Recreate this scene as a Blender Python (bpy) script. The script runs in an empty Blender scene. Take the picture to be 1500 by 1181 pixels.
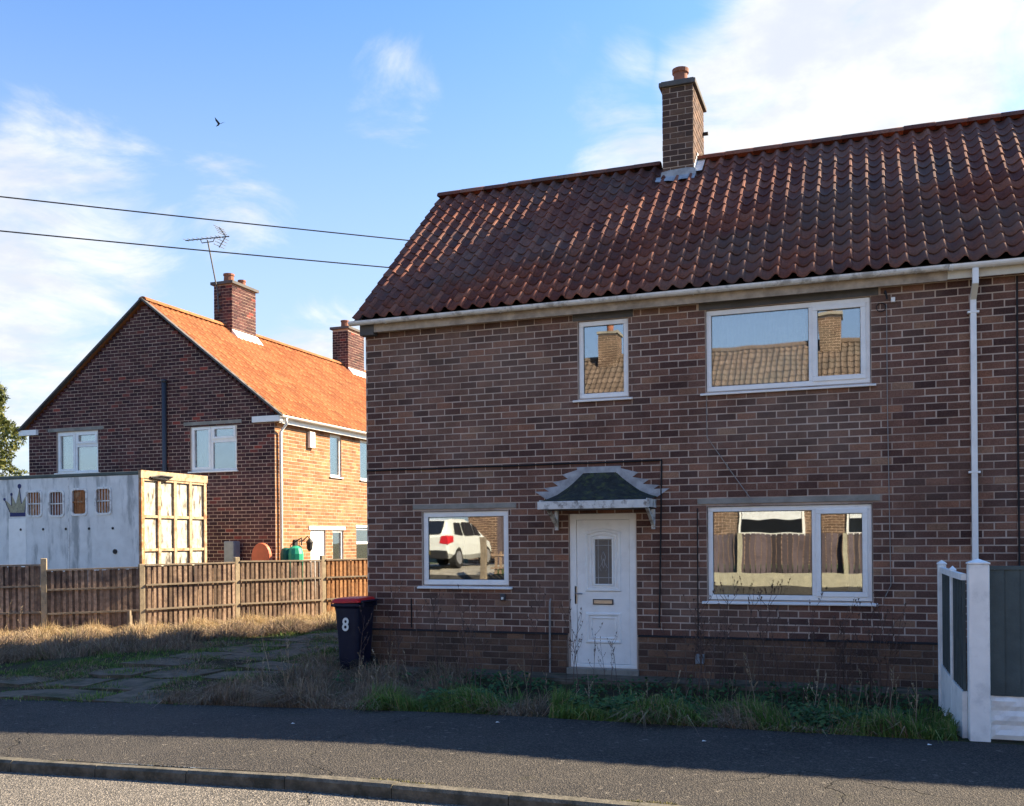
import bpy, math, random
import numpy as np
from mathutils import Vector, Matrix
rnd = random.Random(7)
sc = bpy.context.scene
COL = sc.collection
rad = math.radians

# ------------------------------------------------------------------ camera
YAW, ROLL, FPX, CY, CAMH = rad(19.98), rad(.482), 1425.8, 791.13, 1.8
fwd = Vector((-math.sin(YAW), math.cos(YAW), 0)); r0 = Vector((math.cos(YAW), math.sin(YAW), 0)); d0 = Vector((0, 0, -1))
rt = r0*math.cos(ROLL) + d0*math.sin(ROLL); dn = -r0*math.sin(ROLL) + d0*math.cos(ROLL)
cam = bpy.data.cameras.new('camera'); camo = bpy.data.objects.new('camera', cam); COL.objects.link(camo)
up = -dn; bk = -fwd
camo.matrix_world = Matrix(((rt.x, up.x, bk.x, 0), (rt.y, up.y, bk.y, 0), (rt.z, up.z, bk.z, CAMH), (0, 0, 0, 1)))
cam.sensor_fit = 'HORIZONTAL'; cam.sensor_width = 36; cam.lens = 36*FPX/1500
cam.shift_y = (CY-590.5)/1500; cam.clip_start = .1; cam.clip_end = 3000
sc.camera = camo

# ------------------------------------------------------------------ sun, sky, exposure
SK, SY = 1.15, .99                      # to-sun vector (SK, SY, 1)
sun_el = math.atan(1/math.hypot(SK, SY)); sun_az = math.atan2(SK, SY)
sl = bpy.data.lights.new('sun', 'SUN'); sl.energy = 4.6; sl.angle = rad(.55); sl.color = (1, .81, .56)
so = bpy.data.objects.new('sun', sl); COL.objects.link(so)
so.rotation_euler = Vector((-SK, -SY, -1)).to_track_quat('-Z', 'Y').to_euler(); so.location = (20, 25, 30)
sc.view_settings.view_transform = 'Standard'; sc.view_settings.look = 'None'
sc.view_settings.exposure = 2.1; sc.view_settings.gamma = 1
sc.cycles.max_bounces = 6; sc.cycles.transparent_max_bounces = 12

W = bpy.data.worlds.new('World'); sc.world = W; W.use_nodes = True
class G:                                   # small node-graph helper
    def __init__(s, nt): s.nt = nt; nt.nodes.clear()
    def n(s, t, **k):
        nd = s.nt.nodes.new(t)
        ins = k.pop('i', {})
        for a, b in k.items(): setattr(nd, a, b)
        for a, b in ins.items():
            if hasattr(b, 'is_linked') or isinstance(b, bpy.types.NodeSocket): s.nt.links.new(b, nd.inputs[a])
            else: nd.inputs[a].default_value = b
        return nd
    def l(s, a, b): s.nt.links.new(a, b)
    def m(s, op, a, b=None, c=None, clamp=False):
        i = {0: a}
        if b is not None: i[1] = b
        if c is not None: i[2] = c
        return s.n('ShaderNodeMath', operation=op, use_clamp=clamp, i=i).outputs[0]
    def ramp(s, f, stops, interp='LINEAR'):
        nd = s.n('ShaderNodeValToRGB', i={0: f}); cr = nd.color_ramp; cr.interpolation = interp
        while len(cr.elements) < len(stops): cr.elements.new(.5)
        for e, (p, c) in zip(cr.elements, stops): e.position = p; e.color = (*c, 1) if len(c) == 3 else c
        return nd.outputs[0]
    def mix(s, f, a, b, mode='MIX'):
        nd = s.n('ShaderNodeMix', data_type='RGBA', blend_type=mode, clamp_factor=True)
        for k, v in ((0, f), (6, a), (7, b)):
            if isinstance(v, bpy.types.NodeSocket): s.l(v, nd.inputs[k])
            else: nd.inputs[k].default_value = v if k == 0 or len(v) == 4 else (*v, 1)
        return nd.outputs[2]
    def noise(s, vec, scale, detail=4, rough=.55, dist=0):
        return s.n('ShaderNodeTexNoise', i={'Vector': vec, 'Scale': scale, 'Detail': detail, 'Roughness': rough, 'Distortion': dist}).outputs[0]
    def mrange(s, v, a, b, c=0., d=1., smooth=True):
        return s.n('ShaderNodeMapRange', interpolation_type='SMOOTHSTEP' if smooth else 'LINEAR', i={0: v, 1: a, 2: b, 3: c, 4: d}).outputs[0]

g = G(W.node_tree)
sky = g.n('ShaderNodeTexSky', sky_type='NISHITA', sun_disc=False, sun_elevation=sun_el, sun_rotation=sun_az, air_density=1.15, dust_density=1.2, ozone_density=2.2)
geo = g.n('ShaderNodeTexCoord').outputs['Generated']
sep = g.n('ShaderNodeSeparateXYZ', i={0: geo})
zz = g.m('MAXIMUM', sep.outputs[2], .0)
zc = g.m('ADD', zz, .22)
pv = g.n('ShaderNodeCombineXYZ', i={0: g.m('DIVIDE', sep.outputs[0], zc), 1: g.m('DIVIDE', sep.outputs[1], zc), 2: 0.0}).outputs[0]
n1 = g.noise(pv, 3.1, 10, .62, .6)
n2 = g.noise(pv, .55, 3, .5)
def blob(az, el, r_in, r_out, amp):
    a, e = rad(az), rad(el); c = (math.sin(a)*math.cos(e), math.cos(a)*math.cos(e), math.sin(e))
    dt = g.n('ShaderNodeVectorMath', operation='DOT_PRODUCT', i={0: geo, 1: c}).outputs['Value']
    return g.mrange(dt, math.cos(rad(r_out)), math.cos(rad(r_in)), 0., amp)
acc = None
for b in [(1, 25, 3, 11, .40), (7, 27.5, 2, 10, .36), (-6, 21, 2, 8.5, .36), (-2.5, 31, 1, 8, .30), (9, 18, 1, 9, .3), (-12.5, 20.5, 1, 5.5, .30), (-14, 24.5, .5, 4, .20), (-16.5, 26.5, .3, 2.5, .20), (-44, 17.5, 1, 8, .26), (-50, 11, 1, 12, .33), (-36, 18.5, 1, 5, .18), (-27, 24.3, .1, 4.2, .16), (-26, 23, .1, 2.5, .12), (-31, 10, 1, 6, .26)]:
    v = blob(*b); acc = v if acc is None else g.m('MAXIMUM', acc, v)
dens = g.m('ADD', g.m('ADD', g.m('MULTIPLY', n1, .75), g.m('MULTIPLY', n2, .12)), acc)
cl = g.mrange(dens, .55, .80)
shade = g.mrange(g.noise(pv, 4.2, 7, .6), .36, .66)
ccol = g.mix(shade, (2.6, 2.7, 2.9), (3.5, 3.48, 3.46))
hz = g.mrange(sep.outputs[2], .0, .58, 1., 0.)
skyb = g.mix(1.0, sky.outputs[0], (.41, .63, .88), 'MULTIPLY')
base = g.mix(g.m('MULTIPLY', hz, .70), skyb, (2.7, 2.9, 3.2))
final = g.mix(g.m('MULTIPLY', cl, .93), base, ccol)
bg = g.n('ShaderNodeBackground', i={0: final, 1: .078})
g.l(bg.outputs[0], g.n('ShaderNodeOutputWorld').inputs[0])

# ------------------------------------------------------------------ materials
MATS = {}
def newmat(name):
    m = bpy.data.materials.new(name); m.use_nodes = True; MATS[name] = m
    return m, G(m.node_tree)
def finish(g, col, rough=.8, bump=None, bstr=.3, bdist=.01, spec=.3, metal=0., extra=None):
    i = {'Roughness': rough, 'Specular IOR Level': spec, 'Metallic': metal, 'Base Color': col if isinstance(col, bpy.types.NodeSocket) else (*col, 1)}
    p = g.n('ShaderNodeBsdfPrincipled', i=i)
    if bump is not None:
        b = g.n('ShaderNodeBump', i={'Strength': bstr, 'Distance': bdist, 'Height': bump}); g.l(b.outputs[0], p.inputs['Normal'])
    out = g.n('ShaderNodeOutputMaterial'); g.l((extra(p) if extra else p.outputs[0]), out.inputs[0])
def pos(g): return g.n('ShaderNodeNewGeometry').outputs['Position']
def rand(g):
    a = g.n('ShaderNodeNewGeometry').outputs['Random Per Island']; b = g.n('ShaderNodeObjectInfo').outputs['Random']
    return g.m('FRACT', g.m('ADD', a, b))
def simple(name, col, rough=.7, var=.18, scale=9., dirt=None, dirt_amt=.0, dscale=3., bump=.15, bscale=70., spec=.3, metal=0., rv=0., st=None):
    m, g = newmat(name); P = pos(g)
    f = g.mrange(g.noise(P, scale, 5), .25, .75, 1-var, 1+var)
    if rv: f = g.m('MULTIPLY', f, g.mrange(rand(g), 0., 1., 1-rv, 1+rv, False))
    c = g.mix(1., (*col, 1), g.n('ShaderNodeCombineColor', i={0: f, 1: f, 2: f}).outputs[0], 'MULTIPLY')
    if st: Pd = g.n('ShaderNodeVectorMath', operation='MULTIPLY', i={0: P, 1: st}).outputs[0]
    else: Pd = P
    if dirt: c = g.mix(g.m('MULTIPLY', g.mrange(g.noise(Pd, dscale, 7, .65), .48, .66), dirt_amt), c, dirt)
    finish(g, c, rough, g.noise(P, bscale, 4) if bump else None, bump, .01, spec, metal)
    return m
def brickmat(name, stops, weather, wamt, soot=True):
    m, g = newmat(name); P = pos(g); r = rand(g)
    c = g.ramp(r, stops)
    fine = g.mrange(g.noise(P, 55, 6, .65), .25, .75, .72, 1.28)
    c = g.mix(1., c, g.n('ShaderNodeCombineColor', i={0: fine, 1: fine, 2: fine}).outputs[0], 'MULTIPLY')
    c = g.mix(g.m('MULTIPLY', g.mrange(g.noise(P, .55, 5, .6), .42, .68), wamt), c, weather)
    md = g.mrange(g.noise(P, 1.7, 6, .62), .3, .7, .70, 1.12)
    c = g.mix(1., c, g.n('ShaderNodeCombineColor', i={0: md, 1: md, 2: md}).outputs[0], 'MULTIPLY')
    c = g.mix(g.m('MULTIPLY', g.mrange(g.noise(P, 7, 7, .7), .64, .74), .35), c, (.42, .36, .32))
    finish(g, c, .88, g.noise(P, 85, 5, .6), .5, .006, .2)
    return m
brickmat('brick', [(0, (.080, .042, .036)), (.2, (.125, .063, .050)), (.5, (.172, .085, .063)), (.8, (.205, .104, .074)), (.94, (.275, .125, .078)), (1, (.29, .17, .11))], (.24, .175, .135), .38)
brickmat('brick_chimney', [(0, (.065, .040, .034)), (.5, (.105, .060, .046)), (1, (.16, .09, .06))], (.10, .075, .055), .3)
brickmat('brick_far_shaded', [(0, (.045, .022, .026)), (.3, (.070, .031, .034)), (.7, (.098, .042, .042)), (.95, (.13, .056, .05)), (1, (.30, .06, .045))], (.11, .055, .045), .3)  # neighbour's brick, darkened: the gable's shade is put into the colour
brickmat('brick_plinth', [(0, (.080, .048, .038)), (.5, (.140, .080, .055)), (1, (.21, .115, .07))], (.090, .070, .052), .4)
brickmat('brick_far_sunlit', [(0, (.20, .090, .045)), (.3, (.27, .125, .058)), (.7, (.34, .165, .076)), (.93, (.40, .20, .092)), (1, (.36, .12, .06))], (.32, .17, .085), .35)  # same house's brick, lighter orange: sunlight on the side wall painted in
brickmat('brick_opp', [(0, (.11, .068, .046)), (1, (.19, .118, .078))], (.15, .125, .095), .5)
simple('mortar', (.50, .385, .31), .95, .15, 4., (.22, .145, .115), .85, .7, .3, 90)
simple('mortar_dirty', (.23, .175, .14), .95, .2, 4., (.10, .085, .065), .7, 1.5, .3, 90)
simple('mortar_far', (.47, .34, .26), .95, .2, 4., (.3, .22, .19), .4, 1.2, .3, 90)
# roof tiles
def tilemat(name, stops, moss, mamt, dark):
    m, g = newmat(name); P = pos(g); r = rand(g)
    c = g.ramp(r, stops)
    fine = g.mrange(g.noise(P, 30, 6, .65), .25, .75, .7, 1.3)
    c = g.mix(1., c, g.n('ShaderNodeCombineColor', i={0: fine, 1: fine, 2: fine}).outputs[0], 'MULTIPLY')
    c = g.mix(g.m('MULTIPLY', g.mrange(g.noise(P, .45, 7, .66), .42, .62), mamt), c, moss)
    c = g.mix(g.m('MULTIPLY', g.mrange(g.noise(P, 14, 5, .7), .56, .70), .55), c, dark)
    finish(g, c, .88, g.noise(P, 60, 5), .5, .006, .18)
tilemat('roof_tile', [(0, (.120, .046, .038)), (.4, (.165, .062, .045)), (.75, (.20, .074, .050)), (1, (.26, .11, .072))], (.115, .092, .082), .62, (.06, .046, .045))
tilemat('roof_tile_far', [(0, (.25, .088, .036)), (.5, (.34, .118, .045)), (1, (.42, .165, .065))], (.33, .14, .06), .5, (.17, .075, .04))
tilemat('roof_tile_opp', [(0, (.11, .080, .062)), (1, (.17, .125, .098))], (.125, .112, .095), .6, (.05, .043, .036))
simple('upvc', (.90, .885, .85), .35, .04, 6., (.6, .57, .52), .2, 5., .0, spec=.5)
simple('upvc_old', (.80, .79, .76), .5, .08, 8., (.26, .24, .22), .65, 6., .1)
simple('fascia', (.42, .345, .27), .8, .25, 7., (.22, .18, .15), .6, 4., .3)
simple('fascia_clean', (.66, .62, .53), .6, .1, 5., (.4, .36, .3), .3, 4., .1)
simple('concrete', (.30, .275, .235), .92, .2, 6., (.13, .125, .10), .6, 3., .4)
simple('concrete_dark', (.115, .108, .105), .92, .25, 6., (.06, .058, .055), .6, 3., .4)
simple('old_slab', (.115, .090, .064), .95, .35, 7., (.040, .046, .022), .95, 2.6, .6, 40)
simple('lead', (.36, .37, .39), .6, .25, 9., (.2, .2, .21), .5, 7., .3)
simple('lead_white', (.62, .63, .64), .6, .2, 9., (.25, .25, .26), .5, 9., .3)
simple('felt_moss', (.030, .034, .032), .95, .4, 12., (.075, .09, .035), .8, 11., .8, 40)
simple('peeling_white', (.66, .65, .62), .7, .1, 8., (.16, .13, .11), .9, 9., .4, 40)
simple('black', (.02, .02, .022), .6, .1); simple('dark_metal', (.05, .052, .06), .45, .1, spec=.5)
simple('grey_box', (.22, .24, .26), .6, .1); simple('steel', (.5, .5, .5), .3, .1, metal=1.)
simple('pot', (.26, .105, .065), .85, .25, 8., (.2, .1, .07), .5, 5., .2)
simple('bin_blue', (.008, .010, .028), .5, .15, 5., (.03, .03, .034), .3, 4., .08, 200, .3)
simple('bin_red', (.58, .018, .02), .45, .12, 5., (.2, .03, .03), .3, 4., .05); simple('decal', (.72, .72, .68), .5, .05)
simple('fence_wood', (.25, .175, .125), .9, .3, 14., (.08, .055, .05), .8, 2.0, .5, 45, rv=.5)
simple('fence_wood_warm', (.36, .185, .085), .9, .3, 14., (.2, .11, .06), .5, 2.4, .5, 45, rv=.3)
simple('post_conc', (.34, .275, .185), .9, .2, 9., (.16, .14, .10), .5, 3., .4)
simple('rail_wood', (.235, .19, .14), .9, .25, 12., (.12, .1, .08), .5, 3., .3)
simple('white_paint', (.88, .87, .84), .55, .06, 6., (.5, .5, .5), .35, 5., .15, 30)
simple('green_panel', (.075, .098, .100), .75, .12, 8., (.05, .065, .068), .5, 3., .25, 60)
simple('trailer_white', (.76, .755, .73), .55, .10, 3., (.26, .27, .27), .8, 3.2, .1, st=(1, 1, .22))
simple('trailer_roof', (.10, .12, .11), .8, .2, 4.)
simple('trailer_rear', (.42, .40, .34), .75, .25, 6., (.05, .036, .026), .97, 8., .2, st=(1, 1, .3))
simple('rust', (.40, .17, .07), .85, .3, 10., (.62, .48, .32), .6, 6., .3)
simple('rust_pale', (.40, .30, .19), .8, .25, 10., (.24, .10, .045), .8, 6., .3)
simple('crown_blue', (.03, .035, .13), .6, .2); simple('crown_gold', (.36, .33, .22), .6, .25, 20., (.15, .15, .13), .6, 12.)
simple('orange_plastic', (.55, .13, .06), .5, .08); simple('green_plastic', (.02, .30, .17), .45, .08); simple('teal_dark', (.01, .10, .07), .5, .08)
simple('curtain', (.68, .70, .72), .9, .08); simple('curtain_yellow', (.52, .47, .30), .9, .15); simple('blind', (.45, .42, .36), .9, .15)
simple('interior', (.05, .048, .046), .95, .1); simple('car_white', (.66, .68, .65), .25, .02, spec=.6); simple('tyre', (.02, .02, .02), .85, .1)
simple('tail_red', (.5, .02, .03), .25, .1); simple('plate_yellow', (.7, .55, .08), .5, .05); simple('alloy', (.55, .56, .58), .35, .1, metal=.7)
simple('bark', (.09, .065, .045), .95, .3, 10.); simple('stalk', (.105, .068, .055), .9, .3, 10., rv=.4); simple('stalk_pale', (.30, .235, .155), .9, .25, 10., rv=.35)
simple('leaf_dead', (.2, .14, .09), .9, .3, 10.); simple('litter', (.75, .75, .72), .7, .05); simple('bird_dark', (.03, .035, .04), .8, .1)
simple('cable_black', (.015, .015, .017), .6, .1); simple('cable_grey', (.30, .28, .26), .6, .1); simple('purple_fence', (.085, .066, .076), .85, .2, 12., (.06, .045, .05), .6, 2.5, rv=.55)
simple('white_wall', (.36, .34, .26), .85, .12, 9., (.5, .46, .33), .5, 6., .4)
# glass: reflective pane over a see-through one
m, g = newmat('glass')
fr = g.n('ShaderNodeFresnel', i={0: 1.5}).outputs[0]
fac = g.m('ADD', g.m('MULTIPLY', fr, .6), .25, clamp=True)
wob = g.n('ShaderNodeBump', i={'Strength': .012, 'Distance': .05, 'Height': g.noise(pos(g), 2.1, 1)}).outputs[0]
gl = g.n('ShaderNodeBsdfGlossy', i={'Color': (.92, .95, .97, 1), 'Roughness': .012, 'Normal': wob}); tr = g.n('ShaderNodeBsdfTransparent', i={0: (.75, .8, .8, 1)})
mx = g.n('ShaderNodeMixShader', i={0: fac, 1: tr.outputs[0], 2: gl.outputs[0]}); g.l(mx.outputs[0], g.n('ShaderNodeOutputMaterial').inputs[0])
m, g = newmat('dark_glass'); finish(g, (.012, .014, .018), .05, spec=.9)
m, g = newmat('lead_glass'); finish(g, (.10, .10, .10), .25, g.noise(pos(g), 60, 3), .4, .01, spec=.6)
# asphalt
def asphalt(name, c0, c1, sp, spamt, moss, mossamt):
    m, g = newmat(name); P = pos(g)
    c = g.mix(g.mrange(g.noise(P, .9, 8, .66), .3, .7), (*c0, 1), (*c1, 1))
    v = g.n('ShaderNodeTexVoronoi', i={'Vector': P, 'Scale': 85.}); cc = g.n('ShaderNodeSeparateColor', i={0: v.outputs['Color']}).outputs[0]
    c = g.mix(g.m('MULTIPLY', g.mrange(cc, .45, 1.), spamt), c, sp)
    v2 = g.n('ShaderNodeTexVoronoi', i={'Vector': P, 'Scale': 30.}); c2 = g.n('ShaderNodeSeparateColor', i={0: v2.outputs['Color']}).outputs[1]
    c = g.mix(g.m('MULTIPLY', g.mrange(c2, .985, .995), .45), c, (.22, .2, .17))
    c = g.mix(g.m('MULTIPLY', g.mrange(g.noise(P, 2.2, 8, .7), .57, .72), mossamt), c, moss)
    wp = g.n('ShaderNodeVectorMath', operation='ADD', i={0: P, 1: g.n('ShaderNodeVectorMath', operation='SCALE', i={0: g.n('ShaderNodeTexNoise', i={'Vector': P, 'Scale': 2.5, 'Detail': 6.}).outputs[1], 'Scale': .5}).outputs[0]}).outputs[0]
    ck = g.n('ShaderNodeTexVoronoi', feature='DISTANCE_TO_EDGE', i={'Vector': wp, 'Scale': .38}).outputs[0]
    crk = g.m('MULTIPLY', g.mrange(ck, .0, .0045, 1., 0.), g.mrange(g.noise(P, .5, 2), .45, .55))
    c = g.mix(g.m('MULTIPLY', crk, .8), c, (.014, .014, .012))
    finish(g, c, .92, g.m('SUBTRACT', g.m('ADD', v.outputs['Distance'], g.noise(P, 40, 4)), g.m('MULTIPLY', crk, 2.)), .9, .012, .2)
asphalt('pavement', (.028, .028, .029), (.046, .044, .042), (.17, .15, .125), .42, (.05, .05, .03), .4)
asphalt('road', (.075, .072, .066), (.115, .107, .095), (.32, .29, .25), .8, (.06, .06, .04), .3)
simple('kerb', (.105, .097, .078), .95, .35, 14., (.045, .045, .034), .85, 4.5, .8, 40)
# soil / ground
m, g = newmat('soil'); P = pos(g)
c = g.ramp(g.noise(P, 1.4, 8, .62), [(.28, (.030, .026, .018)), (.46, (.055, .046, .030)), (.60, (.040, .058, .020)), (.78, (.105, .085, .052))])
finish(g, c, .97, g.noise(P, 18, 8, .7), .9, .05, .1)
simple('far_grass', (.055, .075, .028), .95, .4, .7)
def leafmat(name, stops, trans=.25, rough=.7):
    m, g = newmat(name); c = g.ramp(rand(g), stops)
    def ex(p):
        t = g.n('ShaderNodeBsdfTranslucent', i={0: c}); return g.n('ShaderNodeMixShader', i={0: trans, 1: p.outputs[0], 2: t.outputs[0]}).outputs[0]
    finish(g, c, rough, None, spec=.25, extra=ex)
leafmat('grass_green', [(0, (.055, .115, .026)), (.55, (.10, .195, .040)), (.80, (.16, .23, .06)), (1, (.34, .28, .15))])
leafmat('grass_dry', [(0, (.34, .24, .13)), (.5, (.50, .38, .22)), (.85, (.62, .49, .31)), (1, (.14, .15, .05))], .4)
leafmat('grass_straw', [(0, (.13, .09, .065)), (.5, (.24, .17, .115)), (.85, (.37, .28, .19)), (1, (.08, .10, .035))])
leafmat('weed_leaf', [(0, (.030, .080, .034)), (.5, (.045, .115, .044)), (.85, (.075, .15, .05)), (1, (.15, .16, .06))])
leafmat('conifer_leaf', [(0, (.035, .055, .016)), (.5, (.085, .105, .026)), (1, (.19, .185, .05))])
leafmat('moss', [(0, (.06, .065, .018)), (1, (.20, .17, .06))], .1)

# ------------------------------------------------------------------ object helpers
ORG = {}
def tag(o, label=None, cat=None, group=None, kind=None):
    if label: o['label'] = label
    if cat: o['category'] = cat
    if group: o['group'] = group
    if kind: o['kind'] = kind
    return o
def thing(name, loc, label, cat, group=None):
    o = bpy.data.objects.new(name, None); o.empty_display_size = .2; o.location = loc; COL.objects.link(o); ORG[o] = Vector(loc)
    return tag(o, label, cat, group)
def link(name, me, mat, parent=None, loc=None):
    o = bpy.data.objects.new(name, me); COL.objects.link(o)
    if mat and not me.materials: me.materials.append(MATS[mat])
    if parent is not None: o.parent = parent; ORG[o] = ORG[parent]
    if loc is not None: o.location = Vector(loc) - (ORG[parent] if parent is not None else Vector())
    return o
class MB:
    def __init__(s): s.v = []; s.f = []
    def add(s, vs, fs):
        k = len(s.v); s.v += [tuple(v) for v in vs]; s.f += [tuple(i+k for i in f) for f in fs]; return s
    def box(s, x0, x1, y0, y1, z0, z1):
        return s.add([(x0, y0, z0), (x1, y0, z0), (x1, y1, z0), (x0, y1, z0), (x0, y0, z1), (x1, y0, z1), (x1, y1, z1), (x0, y1, z1)],
                     [(0, 3, 2, 1), (4, 5, 6, 7), (0, 1, 5, 4), (1, 2, 6, 5), (2, 3, 7, 6), (3, 0, 4, 7)])
    def bar(s, a, b, w, h, upv=(0, 0, 1)):          # box beam from a to b
        a, b = Vector(a), Vector(b); t = (b-a).normalized(); u = Vector(upv); sd = t.cross(u).normalized()*(w/2); uu = sd.cross(t).normalized()*(h/2)
        return s.add([a-sd-uu, a+sd-uu, a+sd+uu, a-sd+uu, b-sd-uu, b+sd-uu, b+sd+uu, b-sd+uu], [(3, 2, 1, 0), (4, 5, 6, 7), (0, 1, 5, 4), (1, 2, 6, 5), (2, 3, 7, 6), (3, 0, 4, 7)])
    def prism(s, poly, y0, y1, ax=1):               # polygon (a,b) extruded along axis; ax=1: (x,z) along y ; ax=0: (y,z) along x ; ax=2: (x,y) along z
        n = len(poly); mk = {1: lambda p, t: (p[0], t, p[1]), 0: lambda p, t: (t, p[0], p[1]), 2: lambda p, t: (p[0], p[1], t)}[ax]
        vs = [mk(p, y0) for p in poly] + [mk(p, y1) for p in poly]
        return s.add(vs, [tuple(range(n)), tuple(range(2*n-1, n-1, -1))] + [(i, n+i, n+(i+1) % n, (i+1) % n) for i in range(n)])
    def tube(s, pts, r, n=6, cap=True):
        pts = [Vector(p) for p in pts]; k = len(s.v); rs = r if isinstance(r, (list, tuple)) else [r]*len(pts)
        for i, p in enumerate(pts):
            t = (pts[min(i+1, len(pts)-1)] - pts[max(i-1, 0)]).normalized(); a = t.cross(Vector((.31, .17, .93)))
            if a.length < 1e-3: a = t.cross(Vector((1, 0, 0)))
            a.normalize(); b = t.cross(a)
            for j in range(n):
                w = 2*math.pi*j/n; s.v.append(tuple(p + (a*math.cos(w)+b*math.sin(w))*rs[i]))
        for i in range(len(pts)-1):
            for j in range(n): s.f.append((k+i*n+j, k+i*n+(j+1) % n, k+(i+1)*n+(j+1) % n, k+(i+1)*n+j))
        if cap: s.f.append(tuple(k+j for j in range(n))[::-1]); s.f.append(tuple(k+(len(pts)-1)*n+j for j in range(n)))
        return s
    def lathe(s, c, prof, n=16):
        k = len(s.v)
        for r, z in prof:
            for j in range(n): w = 2*math.pi*j/n; s.v.append((c[0]+r*math.cos(w), c[1]+r*math.sin(w), c[2]+z))
        for i in range(len(prof)-1):
            for j in range(n): s.f.append((k+i*n+j, k+i*n+(j+1) % n, k+(i+1)*n+(j+1) % n, k+(i+1)*n+j))
        s.f.append(tuple(k+j for j in range(n))[::-1]); s.f.append(tuple(k+(len(prof)-1)*n+j for j in range(n)))
        return s
    def mesh(s, name, org=(0, 0, 0), smooth=False):
        me = bpy.data.meshes.new(name); ox, oy, oz = org
        me.from_pydata([(a-ox, b-oy, c-oz) for a, b, c in s.v], [], s.f)
        if smooth: me.polygons.foreach_set('use_smooth', [True]*len(me.polygons))
        me.update(); return me
    def build(s, name, mat, parent=None, smooth=False, label=None, cat=None, group=None, kind=None, bevel=0):
        if parent is not None: org = ORG[parent]
        else:
            a = np.array(s.v); org = Vector(((a[:, 0].min()+a[:, 0].max())/2, (a[:, 1].min()+a[:, 1].max())/2, a[:, 2].min()))
        o = link(name, s.mesh(name, org, smooth), mat, parent)
        if parent is None: o.location = org; ORG[o] = Vector(org)
        if bevel:
            md = o.modifiers.new('b', 'BEVEL'); md.width = bevel; md.segments = 2; md.limit_method = 'ANGLE'
        return tag(o, label, cat, group, kind)

def sstep(a, b, x):
    t = min(1, max(0, (x-a)/(b-a))); return t*t*(3-2*t)
def gz(x, y):                                       # ground height
    z = -.025*max(0., min(8., -4-x))*(1-sstep(9.3, 13, y))
    if y > 9.35: z -= .10*sstep(9.4, 10.6, y)*sstep(-7.6, -6.9, x)*(1-sstep(13., 14., y))
    if y < -.85: z = z*(1-sstep(.85, 1.6, -y)) + .9*sstep(.9, 3.4, -y)
    return z

# ------------------------------------------------------------------ setting
def sheet(name, mat, xs, ys, zf, dz=0., kind='structure'):
    b = MB(); nx, ny = len(xs), len(ys)
    b.v = [(x, y, zf(x, y)+dz) for y in ys for x in xs]
    b.f = [(j*nx+i, j*nx+i+1, (j+1)*nx+i+1, (j+1)*nx+i) for j in range(ny-1) for i in range(nx-1)]
    o = link(name, b.mesh(name, (0, 0, 0), True), mat); ORG[o] = Vector(); return tag(o, kind=kind)
xs = [-900, -300, -100, -50, -30] + [-24+.5*i for i in range(73)] + [20, 40, 100, 300, 900]
lumps = lambda x, y: gz(x, y) + (.018*math.sin(x*2.3+y*1.1)*math.sin(y*2.9-x*.7) if (y > 9.8 and abs(x) < 30) else 0)
YB = 9.36                                            # back edge of pavement
ys_back = [YB-.3, YB, YB+.15] + [9.7+.35*i for i in range(40)] + [25, 30, 40, 60, 100, 300, 900]
sheet('ground', 'soil', xs, ys_back, lambda x, y: lumps(x, y)-.012-(.06 if y < YB-.1 else 0))
KY0, KY1 = 6.41, 6.53
sheet('pavement', 'pavement', xs, [KY1-.02, 7.2, 8, 8.7, YB], lambda x, y: gz(x, y)+.012*math.sin(x*.9)*(1 if y < 9.2 else 0))
RZ = -.095
sheet('road', 'road', xs, [.45, 2, 4, 6, KY0+.03], lambda x, y: gz(x, 6.4) + RZ + .05*math.sin(math.pi*(y-.5)/6))
sheet('opposite_pavement', 'pavement', xs, [-.9, -.4, .35], lambda x, y: gz(x, 6.4)*.6)
sheet('opposite_ground', 'far_grass', xs, [-900, -200, -60, -30, -15, -8, -4, -3, -2.6], lambda x, y: gz(x, y)-.01)
sheet('opposite_verge', 'pavement', xs, [-2.62, -2.4, -2.2, -2, -1.8, -1.6, -1.4, -1.2, -1.0, -.88], lambda x, y: gz(x, y)-.006)
sheet('opposite_drive', 'concrete', [-15.6+.5*i for i in range(10)], [-8.7, -6, -4, -3, -2.6], lambda x, y: gz(x, y)+.008)
def kerb_run(name, y0, y1, zf, x0, x1, label):
    kb = thing(name, (0, (y0+y1)/2, 0), label, 'kerb'); kb['kind'] = 'structure'
    del kb['category']; del kb['label']
    x = x0
    while x < x1:
        b = MB(); xe = x+.915; j = rnd.uniform(-.004, .004); c = .022
        pr = lambda xx: [(y0, zf(xx)-.3), (y0, zf(xx)-c+j), (y0+c, zf(xx)+j), (y1, zf(xx)+j), (y1, zf(xx)-.3)]
        A = pr(x+.004); Bp = pr(xe-.004); n = 5
        b.add([(x+.004, p[0], p[1]) for p in A] + [(xe-.004, p[0], p[1]) for p in Bp], [tuple(range(n)), tuple(range(2*n-1, n-1, -1))] + [(i, n+i, n+(i+1) % n, (i+1) % n) for i in range(n)])
        b.build('kerb_stone', 'kerb', kb); x = xe
kerb_run('kerb', KY0, KY1, lambda x: gz(x, 7)+.006, -16.1, 8.5, 'k')
kerb_run('opposite_kerb', .34, .46, lambda x: gz(x, 6.4)*.6+.004, -16.3, 8.5, 'k')
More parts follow.
